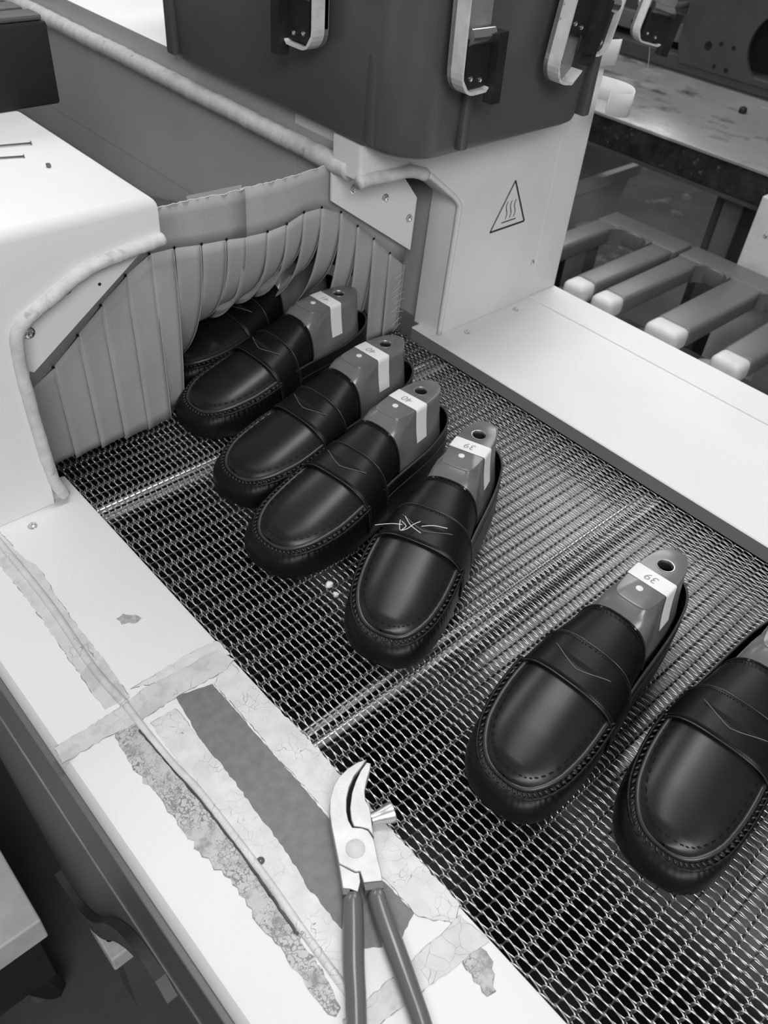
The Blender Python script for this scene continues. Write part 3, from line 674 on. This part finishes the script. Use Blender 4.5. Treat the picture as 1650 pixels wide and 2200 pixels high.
    hw.location = bend(((U_TAPE[0] + U_TAPE[1]) / 2, 0, ZL + 0.0006)); hw.rotation_euler = (0, 0, math.radians(90))
    return t
def copy_tree(o, parent=None):
    c = o.copy(); COL.objects.link(c); c.parent = parent
    for ch in list(o.children): copy_tree(ch, c)
    return c
SHOES = [   # toe-tip x, y, yaw, which foot, labels, size on the tape
    ((0.482, 0.926), 3, 0, 'black penny loafer half hidden inside the dark oven behind the curtain', 'grey last in the loafer inside the dark oven', None),
    ((0.4465, 0.8095), 3.1, 0, 'black penny loafer at the curtain, farthest of those out of the oven', 'grey last with white tape in the loafer at the curtain', '41'),
    ((0.4095, 0.663), 4.3, 0, 'black penny loafer second from the curtain in the tight row', 'grey last with white tape, second from the curtain', '40'),
    ((0.3735, 0.5405), 7.6, 0, 'black penny loafer third from the curtain, its strap end showing', 'grey last with white tape, third from the curtain', '40'),
    ((0.381, 0.376), 20.5, 1, 'black penny loafer turned at an angle with white thread on its strap', 'grey last in the loafer that has white thread', '39'),
    ((0.358, 0.1905), 4.0, 1, 'black penny loafer standing alone beside the one cut by the frame', 'grey last with white tape 39 in the loafer standing alone', '39'),
    ((0.4145, 0.060), 5.0, 1, 'black penny loafer cut off by the right edge of the picture', 'grey last in the loafer cut by the right picture edge', '39'),
]
protos = {}; lasts = {}
for xy, yaw, foot, lab, llab, num in SHOES:
    BEND[0] = (0.006, -0.012)[foot]
    if foot not in protos: o = protos[foot] = make_loafer('x')
    else: o = copy_tree(protos[foot])
    if num is None: l = make_last('', False)
    elif num not in lasts: l = lasts[num] = make_last(num)
    else: l = copy_tree(lasts[num])
    for q, t_ in ((o, lab), (l, llab)):
        q.location = (xy[0], xy[1], 0.0003); q.rotation_euler = (0, 0, math.radians(yaw)); q['label'] = t_

# ------------------------------------------------------------------ pliers on the ledge
pz = 0.0165
pl = root('lasting_pincers', (0.24, 0.21, ZT), 'steel lasting pincers with grey vinyl handles lying on the ledge', 'pliers')
JA = [(0.2988, 0.2769), (0.2908, 0.2799), (0.2796, 0.2809), (0.2679, 0.2793), (0.2578, 0.2749), (0.2488, 0.2684), (0.2403, 0.2587), (0.2342, 0.2489), (0.2287, 0.239), (0.2217, 0.2264), (0.2181, 0.2197), (0.2240, 0.2060), (0.2271, 0.2039), (0.2234, 0.1949), (0.2362, 0.1861), (0.2409, 0.1936), (0.2453, 0.2024), (0.2516, 0.2126), (0.254, 0.2177), (0.2551, 0.2255), (0.2525, 0.2306), (0.2467, 0.2363), (0.2482, 0.2431), (0.2522, 0.2503), (0.2598, 0.2592), (0.2685, 0.266), (0.2791, 0.2716), (0.2884, 0.2736)]
JB = [(0.297, 0.2748), (0.299, 0.2715), (0.2942, 0.2672), (0.2854, 0.2615), (0.2766, 0.2546), (0.2717, 0.2477), (0.2704, 0.2411), (0.2655, 0.2331), (0.2595, 0.2248), (0.2553, 0.2180), (0.2560, 0.227), (0.252, 0.2326), (0.2485, 0.2363), (0.2505, 0.242), (0.2567, 0.2509), (0.2672, 0.2606), (0.2769, 0.2668), (0.2876, 0.2721)]
JC = [(0.2181, 0.2197), (0.2079, 0.2027), (0.2119, 0.1987), (0.2153, 0.1925), (0.2221, 0.1973), (0.2265, 0.2039), (0.2236, 0.2060)]
obj('jaw', prism(JA, 'z', ZT + 0.003, ZT + 0.0150, 0.0007, 2), M_forged, pl)
obj('jaw', prism(JB, 'z', ZT + 0.002, ZT + 0.0146, 0.0007, 2), M_forged, pl)
obj('jaw_shank', prism(JC, 'z', ZT + 0.003, ZT + 0.0140, 0.0006, 2), M_forged, pl)
obj('jaw_gap_shade', prism([(0.2884, 0.2736), (0.2791, 0.2716), (0.2685, 0.266), (0.2598, 0.2592), (0.2522, 0.2503), (0.2482, 0.2431), (0.2467, 0.2363), (0.2485, 0.2363), (0.2505, 0.242), (0.2567, 0.2509), (0.2672, 0.2606), (0.2769, 0.2668), (0.2876, 0.2721)], 'z', ZT + 0.003, ZT + 0.009), M_hole, pl)  # near-black filler painted as the shade between the jaws
V, F = lathe([(0.0082, 0), (0.0082, 0.0004), (0.0076, 0.0009), (0, 0.0010)], (0.2366, 0.2205, ZT + 0.015), (0, 0, 1), 28); obj('pivot_rivet', (V, F), M_pale, pl, True, 40)
dh = Vector((0.285, 0.2262, 0)) - Vector((0.2655, 0.2335, 0))
V, F = lathe([(0.0055, 0), (0.0058, 0.006), (0.0072, 0.011), (0.0092, 0.018), (0.0094, 0.020), (0.0088, 0.0208)], (0.2655, 0.2335, ZT + 0.0095), dh, 24); obj('hammer_head', (V, F), M_steel, pl, True, 40)
def grip(pts, r, nm):
    P = catmull([(x, y, z) for x, y, z in pts], 8); k = len(P)
    rr = [r * (0.80 + 0.2 * smooth(0, 0.06, i / k)) if i < k * 0.06 else r * (0.97 + 0.06 * math.sin(i / k * 6)) for i in range(k)]
    V, F = tube(P, rr, 16); return obj(nm, (V, F), M_grip, pl, True, 50)
g1 = grip([(0.2122, 0.1952, 0.0205), (0.1973, 0.177, 0.0205), (0.1796, 0.1557, 0.021), (0.1638, 0.135, 0.021), (0.142, 0.108, 0.021), (0.118, 0.078, 0.021)], 0.0083, 'grip')
g2 = grip([(0.2282, 0.1850, 0.0205), (0.219, 0.1648, 0.0205), (0.2099, 0.1417, 0.021), (0.1997, 0.1153, 0.021), (0.1897, 0.0908, 0.021), (0.172, 0.054, 0.021)], 0.0083, 'grip')
obj('grip_collar', prism([(0.2232, 0.1945), (0.2358, 0.1860), (0.2330, 0.1815), (0.2205, 0.1895)], 'z', ZT + 0.003, ZT + 0.0143), M_side, pl)
obj('grip_collar', prism([(0.2079, 0.2027), (0.2119, 0.1987), (0.2090, 0.1950), (0.2050, 0.1990)], 'z', ZT + 0.003, ZT + 0.0138), M_side, pl)

# ------------------------------------------------------------------ dark tote on the oven with clamps
tt = root('plastic_tote', (0.87, 0.95, 0.345), 'large charcoal plastic tote standing on top of the oven', 'tote')
def rrect(x0, x1, y0, y1, r, n=8):
    P = []
    for cx, cy, a0 in ((x1 - r, y1 - r, 0), (x0 + r, y1 - r, 90), (x0 + r, y0 + r, 180), (x1 - r, y0 + r, 270)):
        for i in range(n + 1): a = math.radians(a0 + 90 * i / n); P.append((cx + r * math.cos(a), cy + r * math.sin(a)))
    return P
V = []; F = []; lv = [(0.3455, 0.006), (0.349, 0.0015), (0.355, 0.0), (0.45, -0.004), (0.60, -0.012), (0.66, -0.015), (0.66, -0.011), (0.45, 0.0)]
for z, ins in lv:
    P = rrect(0.698 + ins, 1.048 - ins, 0.694 + ins, 1.22 - ins, 0.052); V += [(x, y, z) for x, y in P]
n = len(P)
for k in range(len(lv) - 1):
    for i in range(n): F.append((k * n + i, k * n + (i + 1) % n, (k + 1) * n + (i + 1) % n, (k + 1) * n + i))
F.append(tuple(range(n))[::-1])
obj('tote_body', (V, F), M_tote, tt, True, 40)
def rib(x, y, w_, d_, z0, z1): obj('rib', box(x - w_ / 2, x + w_ / 2, y - d_ / 2, y + d_ / 2, z0, z1, 0.003), M_tote, tt, True, 40)
rib(0.785, 0.690, 0.014, 0.012, 0.352, 0.64); rib(1.036, 0.700, 0.014, 0.018, 0.352, 0.64); rib(0.696, 1.185, 0.014, 0.02, 0.352, 0.64); rib(0.699, 0.757, 0.010, 0.016, 0.352, 0.64)

def clamp(name, c, ux, tilt, label, wd=0.055, ht=0.16, mirror=1, block=True, bz=0.0):
    """hanging steel clamp: c = bottom centre, ux = direction across its face"""
    t = root(name, c, label, 'clamp', 'clamps hanging on the tote')
    ux = Vector(ux).normalized(); nz = Vector((0, 0, 1)); f = nz.cross(ux)       # f points away from the viewer side
    ca, sa = math.cos(tilt), math.sin(tilt)
    def W(p): a, b, d = p; a *= mirror; return tuple(Vector(c) + ux * (a * ca - b * sa) + nz * (a * sa + b * ca) + f * d)
    def pr_(poly, d0, d1, m, nm, par=t):
        b = bmesh.new(); v0 = [b.verts.new(W((p[0], p[1], d0))) for p in poly]; v1 = [b.verts.new(W((p[0], p[1], d1))) for p in poly]; k = len(poly)
        b.faces.new(v0); b.faces.new(v1[::-1])
        for i in range(k): b.faces.new((v0[i], v1[i], v1[(i + 1) % k], v0[(i + 1) % k]))
        return obj(nm, b, m, par)
    h = wd / 2
    pts = [(-h, ht)] + [(-h, 0.03)] + [(-h + 0.022 * (1 - math.cos(a)), 0.024 - 0.024 * math.sin(a)) for a in [i * math.pi / 2 / 6 for i in range(7)]] + [(h * 0.5, 0.0), (h, 0.014), (h, ht)]
    pr_(pts, -0.002, 0.004, M_zinc, 'back_plate')
    inner = [(p[0] * 0.82 + 0.002, 0.005 + p[1] * 0.97) for p in pts]
    # pale edge rim following the left side and the rounded bottom
    rim = pts[:11]; inn = [(p[0] + 0.0028 * (1 if k_ < 6 else 0.4), p[1] + (0.0028 if k_ > 3 else 0)) for k_, p in enumerate(rim)]
    pr_(rim + inn[::-1], -0.019, 0.003, M_pale, 'edge_rim')
    bc = Vector(W((h * 0.45, ht * 0.62, -0.002))); bolt(bc, -f, 0.0045, t)
    if block:
        pr_([(-h * 0.62, bz + 0.006), (-h * 0.62, bz + 0.056), (h * 0.75, bz + 0.056), (h * 0.75, bz + 0.006)], -0.014, -0.002, M_dark, 'jaw_block')
        V, F = tube([W((-h * 0.6, bz + 0.058, -0.011)), W((h * 0.7, bz + 0.056, -0.011))], 0.0095, 16); obj('chrome_roll', (V, F), M_chrome, t, True, 40)
        pr_([(h * 0.62, bz + 0.060), (h * 1.12, bz + 0.060), (h * 1.12, bz - 0.012), (h * 0.62, bz - 0.012)], -0.026, -0.012, M_dark, 'lever')
        for q in ((-h * 0.3, 0.016), (h * 0.25, 0.013)): bolt(W((q[0], q[1] + bz, -0.014)), -f, 0.0024, t)
    return t
clamp('tool_clamp', (0.757, 0.670, 0.428), (1, 0, 0), math.radians(2), 'steel clamp with black lever on the near corner of the tote', 0.056, 0.2)
clamp('tool_clamp', (0.915, 0.668, 0.418), (1, 0, 0), math.radians(-8), 'slim steel clamp near the right end of the tote', 0.050, 0.2, 1, True, 0.048)
bolt((0.915, 0.667, 0.437), (0, -1, 0), 0.005, [o for o in COL.objects if o.name == 'tool_clamp.001'][0])
clamp('tool_clamp', (0.972, 0.672, 0.442), (1, 0, 0), math.radians(-14), 'dark clamp with round bolt at the right corner of the tote', 0.042, 0.18, -1)
clamp('tool_clamp', (0.676, 0.850, 0.440), (0, -1, 0), math.radians(0), 'pale-edged clamp on the long left side of the tote', 0.065, 0.2, -1, True)
# hanging clamp behind the tote
clamp('tool_clamp', (1.565, 0.955, 0.332), (1, -0.25, 0), math.radians(-12), 'narrow dark clamp hanging behind the tote above the bench', 0.085, 0.26, 1, True)

# white paper loop at the tote's right corner
pp = root('paper_band', (1.16, 0.755, 0.33), 'white curled paper band hanging at the right corner of the tote', 'paper band')
def band(pts, h, m, name):
    P = catmull(pts, 8); V = []; F = []
    for p in P: V += [(p.x, p.y, p.z), (p.x, p.y, p.z + h)]
    for i in range(len(P) - 1): F.append((2 * i, 2 * i + 2, 2 * i + 3, 2 * i + 1))
    o = obj(name, (V, F), m, pp, True); md = o.modifiers.new('thickness', 'SOLIDIFY'); md.thickness = 0.0012; return o
M_paper = mat('white_paper', 0.72, 0.6, var=0.02)
band([(1.095, 0.700, 0.345), (1.13, 0.700, 0.334), (1.168, 0.706, 0.328), (1.196, 0.728, 0.328), (1.197, 0.755, 0.330), (1.165, 0.786, 0.336), (1.10, 0.80, 0.345)], 0.032, M_paper, 'loop')
band([(1.08, 0.752, 0.392), (1.12, 0.752, 0.390), (1.175, 0.752, 0.386)], 0.034, M_paper, 'end_tab')
V, F = tube([(1.125, 0.786, 0.350), (1.13, 0.786, 0.360), (1.134, 0.786, 0.352), (1.14, 0.786, 0.363)], 0.0018, 5); obj('ink_mark', (V, F), M_ink, pp)
V, F = tube([(1.152, 0.788, 0.350), (1.157, 0.786, 0.362)], 0.0018, 5); obj('ink_mark', (V, F), M_ink, pp)

# ------------------------------------------------------------------ black box and small bits on the left housing
bb = root('motor_box', (0.3, 1.2, 0.345), 'black speckled box with grooved top on the white housing', 'box')
obj('box_body', box(0.0, 0.466, 1.075, 1.40, 0.3455, 0.437, 0.004, 2), M_speck, bb, True, 40)
for k in range(5):
    y = 1.078 + 0.040 * k; obj('top_rib', box(0.0, 0.462 - 0.004 * k, y, y + 0.030, 0.4372, 0.4440, 0.003, 2), M_groove, bb, True, 40)
def nail(a, b, lab):
    t = root('nail', a, lab, 'nail', 'nails on the housing')
    V, F = tube([a, b], 0.0010, 8); obj('shank', (V, F), M_side, t, True)
    d = (Vector(b) - Vector(a)).normalized(); V, F = lathe([(0.0023, 0), (0.0023, 0.0009)], b, d, 12); obj('head', (V, F), M_side, t)
nail((0.30, 0.985, 0.3468), (0.375, 0.965, 0.3468), 'longer dark nail lying nearer the black box')
nail((0.29, 0.955, 0.3464), (0.352, 0.933, 0.3464), 'dark nail lying nearer the front edge')
b_ = bmesh.new(); bmesh.ops.create_icosphere(b_, subdivisions=2, radius=0.003)
for v in b_.verts: v.co *= random.uniform(0.7, 1.2)
bmesh.ops.translate(b_, verts=b_.verts, vec=(0.362, 0.895, 0.3468)); tag(obj('crumb', b_, M_side), 'small dark crumb on the white housing top', 'crumb')

# thread scrap on a loafer and lint on the belt
ts = root('thread_scrap', (0.50, 0.43, 0.09), 'tangled white thread scrap lying across a loafer strap', 'thread')
for pts in ([(0.4694, 0.4629, 0.0805), (0.4752, 0.4527, 0.0865), (0.4792, 0.4442, 0.091), (0.4841, 0.4364, 0.0925)],
            [(0.4872, 0.4431, 0.093), (0.4772, 0.4328, 0.092), (0.4825, 0.4281, 0.0935), (0.4921, 0.4276, 0.095), (0.4998, 0.4253, 0.0965)],
            [(0.4941, 0.4428, 0.0945), (0.489, 0.4286, 0.0945), (0.4891, 0.4135, 0.0945)],
            [(0.4869, 0.4405, 0.093), (0.4845, 0.4314, 0.094), (0.4784, 0.4313, 0.092)],
            [(0.4961, 0.4198, 0.0955), (0.5063, 0.412, 0.0965), (0.5161, 0.4003, 0.0955)]):
    V, F = tube(catmull(pts, 6), 0.00042, 5); obj('thread', (V, F), M_tape, ts, True)
for x, y, r, lab in ((0.4216, 0.479, 0.0045, 'larger white lint tuft on the belt beside a loafer toe'), (0.4189, 0.4635, 0.0035, 'smaller white lint tuft on the belt beside a loafer toe')):
    b_ = bmesh.new(); bmesh.ops.create_icosphere(b_, subdivisions=2, radius=r)
    for v in b_.verts: v.co *= random.uniform(0.5, 1.3)
    bmesh.ops.translate(b_, verts=b_.verts, vec=(x, y, r * 0.6)); tag(obj('lint_tuft', b_, M_tape, None, True), lab, 'lint', 'lint tufts')

# ------------------------------------------------------------------ background right: last rack, bin, bench
rk = root('last_rack', (1.85, 0.8, -0.245), 'grey plastic rack of rounded fingers with pale worn tips', 'rack')
def finger_unit(y0, y1, fingers, x0, x1):
    # back board
    obj('back_board', box(1.985, 2.075, y0, y1, -0.245, -0.2, 0.006, 2), M_rack, rk, True, 40)
    for (fy0, fy1) in fingers:
        o = obj('finger', box(1.66, 1.99, fy0, fy1, -0.245, -0.2, 0.010, 3), M_rack, rk, True, 40)
        obj('finger_tip', box(1.608, 1.668, fy0 + 0.001, fy1 - 0.001, -0.247, -0.1985, 0.015, 4), M_tip, o, True, 40)
def fillet(yc, half):          # rounded bottom of the slot between two fingers
    P = [(1.992, yc - half), (1.992, yc + half)] + [(1.992 - half * (1 - math.sin(a)) * 0.75, yc + half * math.cos(a)) for a in [i * math.pi / 12 for i in range(13)]]
    obj('slot_end', prism(P, 'z', -0.245, -0.2), M_rack, rk)
finger_unit(0.965, 1.215, [(0.972, 1.036), (1.15, 1.215)], 0, 0)
finger_unit(0.40, 0.955, [(0.888, 0.952), (0.71, 0.80), (0.555, 0.63), (0.40, 0.46)], 0, 0)
for yc, hf in ((1.093, 0.056), (0.844, 0.043), (0.67, 0.039), (0.507, 0.047)): fillet(yc, hf)
for yc in (1.09, 0.84, 0.67):
    V, F = lathe([(0.034, 0), (0.034, 0.16), (0.03, 0.17), (0, 0.172)], (1.72, yc + 0.0, -0.46), (0, 0, 1), 24); obj('peg', (V, F), M_tip if yc < 0.7 else M_rack, rk, True, 40)
obj('lower_shelf', box(1.60, 2.05, 0.3, 1.3, -0.52, -0.46, 0.006), M_rack, rk, True, 40)
for y in (0.35, 1.25): obj('rack_leg', box(1.98, 2.04, y - 0.03, y + 0.03, -0.9, -0.245), M_side, rk)

bn = root('storage_bin', (2.48, 1.8, -0.62), 'cloudy grey plastic bin with thick rim under the bench', 'bin')
V = []; F = []
lv = [(-0.62, 0.07), (-0.61, 0.06), (-0.345, 0.022), (-0.34, 0.0), (-0.302, -0.002), (-0.30, 0.004), (-0.302, 0.024), (-0.35, 0.035), (-0.60, 0.075)]
for z, ins in lv: V += [(x, y, z) for x, y in rrect(2.16 + ins, 2.785 - ins, 1.555 + ins, 1.98 - ins, 0.05 if ins < 0.05 else 0.04)]
n = len(rrect(0, 1, 0, 1, 0.1))
for k in range(len(lv) - 1):
    for i in range(n): F.append((k * n + i, k * n + (i + 1) % n, (k + 1) * n + (i + 1) % n, (k + 1) * n + i))
F.append(tuple(range(n))[::-1]); F.append(tuple((len(lv) - 1) * n + i for i in range(n)))
obj('bin_body', (V, F), M_bin, bn, True, 40)
obj('bin_stand', box(2.26, 2.68, 1.66, 1.88, -0.9, -0.62), M_rubber, bn)

be = root('workbench', (2.5, 1.2, -0.1), 'stained metal workbench with crusted dark front edge', 'workbench')
obj('bench_top', prism([(2.15, -0.006), (2.15, 0.0), (2.156, 0.003), (2.55, 0.003), (2.66, 0.03), (2.66, -0.006)], 'y', 0.2, 3.2), M_bench, be, True, 40)
obj('bench_apron', box(2.158, 2.19, 0.2, 3.2, -0.085, -0.007, 0.004), M_bench_edge, be)
obj('apron_lip', box(2.150, 2.165, 0.2, 3.2, -0.092, -0.084), M_gun, be)
obj('bench_rail', box(2.64, 2.67, 0.2, 3.2, -0.09, 0.03), M_gun, be)
for y in (0.95, 2.9):
    obj('bench_leg', box(2.22, 2.30, y - 0.06, y + 0.06, -0.9, -0.085), M_gun, be)
    obj('leg_rib', box(2.205, 2.225, y - 0.025, y + 0.030, -0.9, -0.085), M_side, be)
wp = root('support_post', (2.13, 0.78, -0.9), 'pale upright metal post standing in front of the bench', 'post')
obj('post_web', box(2.10, 2.14, 0.70, 0.845, -0.9, -0.035, 0.003), M_tip, wp)
bolt((2.098, 0.80, -0.12), (-1, 0, 0), 0.004, wp)

mp_ = root('machine_panel', (2.7, 1.3, 0.03), 'dark steel machine panel with round holes above the bench', 'machine')
obj('base_beam', box(2.64, 2.72, 0.2, 3.0, 0.030, 0.075, 0.004), M_gun, mp_)
def holed_plate(y0, y1, z0, z1, cy, cz, r, x0, x1):
    b = bmesh.new(); N_ = 40; sq = []; ci = []
    for i in range(N_):
        a = 2 * math.pi * i / N_; c, s = math.cos(a), math.sin(a)
        k = min((y1 - cy) / c if c > 1e-6 else 1e9, (y0 - cy) / c if c < -1e-6 else 1e9, (z1 - cz) / s if s > 1e-6 else 1e9, (z0 - cz) / s if s < -1e-6 else 1e9)
        sq.append((cy + c * k, cz + s * k)); ci.append((cy + c * r, cz + s * r))
    for x in (x0, x1):
        pass
    A0 = [b.verts.new((x0, *p)) for p in sq]; A1 = [b.verts.new((x0, *p)) for p in ci]; B0 = [b.verts.new((x1, *p)) for p in sq]; B1 = [b.verts.new((x1, *p)) for p in ci]
    for i in range(N_):
        j = (i + 1) % N_
        b.faces.new((A0[i], A0[j], A1[j], A1[i])); b.faces.new((B0[i], B1[i], B1[j], B0[j])); b.faces.new((A1[i], A1[j], B1[j], B1[i])); b.faces.new((A0[i], B0[i], B0[j], A0[j]))
    return b
obj('front_plate', holed_plate(0.6, 1.486, 0.056, 0.62, 1.165, 0.155, 0.098, 2.635, 2.648), M_gun, mp_)
obj('interior_shade', box(2.70, 2.71, 0.6, 1.486, 0.06, 0.6), M_black_gap, mp_)  # near-black sheet standing for the shade behind the round opening
for y, z, r in ((1.386, 0.121, 0.012), (1.347, 0.134, 0.006), (1.305, 0.133, 0.006), (1.348, 0.073, 0.006), (1.307, 0.072, 0.007)):
    V, F = lathe([(r, 0), (r, 0.001)], (2.635, y, z), (-1, 0, 0), 16); obj('drilled_hole', (V, F), M_black_gap, mp_)
obj('perforated_rail', box(2.66, 2.68, 1.5, 3.0, 0.10, 0.15, 0.002), M_side, mp_)
for y in (1.55, 1.68, 1.76, 1.9): V, F = lathe([(0.006, 0), (0.006, 0.001)], (2.66, y, 0.122), (-1, 0, 0), 12); obj('rail_hole', (V, F), M_black_gap, mp_)
obj('upper_beam', box(2.70, 2.75, 1.5, 3.0, 0.17, 0.5), M_gun, mp_)
obj('back_beam', box(2.70, 2.75, 1.5, 3.0, 0.075, 0.10), M_black_gap, mp_)
V, F = tube([(2.40, 1.50, 0.225), (2.40, 1.44, 0.235)], 0.022, 18); lamp_ = root('steel_knob', (2.40, 1.5, 0.2), 'shiny round knob sticking out beside the dark machine panel', 'knob')
obj('knob_body', (V, F), M_chrome, lamp_, True, 40)
V, F = tube([(2.40, 1.50, 0.225), (2.62, 1.52, 0.20)], 0.012, 10); obj('knob_shaft', (V, F), M_side, lamp_, True, 40)
V, F = tube([(2.62, 1.52, 0.20), (2.70, 1.52, 0.20)], 0.01, 10); obj('knob_socket', (V, F), M_side, lamp_, True, 40)
kn = root('bench_knob', (2.56, 1.17, 0.003), 'small black knob lying at the back of the bench', 'knob')
V, F = lathe([(0.011, 0), (0.012, 0.004), (0.011, 0.012), (0.006, 0.016), (0, 0.017)], (2.54, 1.17, 0.004), (0, 0, 1), 18); obj('knob_cap', (V, F), M_rubber, kn, True, 40)
V, F = tube(catmull([(1.570, 0.945, 0.334), (1.578, 0.943, 0.31), (1.588, 0.945, 0.281)], 6), 0.0006, 5); tag(obj('hanging_thread', (V, F), M_thread, None, True), 'thin thread hanging from the clamp behind the tote', 'thread')

# shoe of somebody behind the bench
sh = root('sneaker', (4.45, 2.28, -0.9), 'dark sneaker with pale sole on the floor beyond the bench', 'shoe')
def sneaker_ring(z, ins, n=28):
    P = []
    for i in range(n):
        a = 2 * math.pi * i / n; x = 0.055 * math.sin(a); l = 0.14 * math.cos(a); w_ = 1.0 - 0.18 * (0.5 - 0.5 * math.cos(a)); P.append((4.45 + l * 0.75 * (1 - ins) + x * 0.45 * w_ * (1 - ins), 2.28 - x * w_ * (1 - ins) + l * 0.45 * (1 - ins), z))
    return P
V = []; F = []; lv = [(-0.899, 0.05), (-0.885, 0.0), (-0.865, 0.0), (-0.86, 0.03)]
for z, i_ in lv: V += sneaker_ring(z, i_)
for k in range(len(lv) - 1):
    for i in range(28): F.append((k * 28 + i, k * 28 + (i + 1) % 28, (k + 1) * 28 + (i + 1) % 28, (k + 1) * 28 + i))
F.append(tuple(range(28))[::-1]); F.append(tuple((len(lv) - 1) * 28 + i for i in range(28)))
obj('sole', (V, F), M_tip, sh, True, 40)
V = []; F = []; lv = [(-0.862, 0.04), (-0.84, 0.06), (-0.81, 0.22), (-0.78, 0.45), (-0.75, 0.55)]
for z, i_ in lv: V += sneaker_ring(z, i_)
for k in range(len(lv) - 1):
    for i in range(28): F.append((k * 28 + i, k * 28 + (i + 1) % 28, (k + 1) * 28 + (i + 1) % 28, (k + 1) * 28 + i))
F.append(tuple((len(lv) - 1) * 28 + i for i in range(28)))
obj('sneaker_upper', (V, F), M_rubber, sh, True, 60)

# ------------------------------------------------------------------ bottom left: cabinet corner on a castor
cb_ = root('trolley_cabinet', (-0.06, 0.72, -0.9), 'pale cabinet corner on a black castor at the left edge', 'cabinet')
obj('cabinet_top', box(-0.40, 0.0335, 0.632, 1.2, -0.64, -0.58, 0.003), M_tip, cb_)
obj('cabinet_body', box(-0.39, 0.02, 0.645, 1.19, -0.80, -0.64), M_dark, cb_)
obj('slot', box(-0.10, -0.012, 0.668, 0.70, -0.581, -0.5795), M_dark, cb_)
V, F = lathe([(0.045, -0.012), (0.05, -0.008), (0.05, 0.008), (0.045, 0.012)], (-0.01, 0.68, -0.849), (0.8, 0.6, 0), 24); obj('castor_wheel', (V, F), M_rubber, cb_, True, 40)
bolt((0.002, 0.690, -0.849), (0.8, 0.6, 0), 0.008, cb_, 'axle_nut')
obj('castor_fork', box(-0.03, 0.01, 0.66, 0.70, -0.80, -0.79), M_dark, cb_)
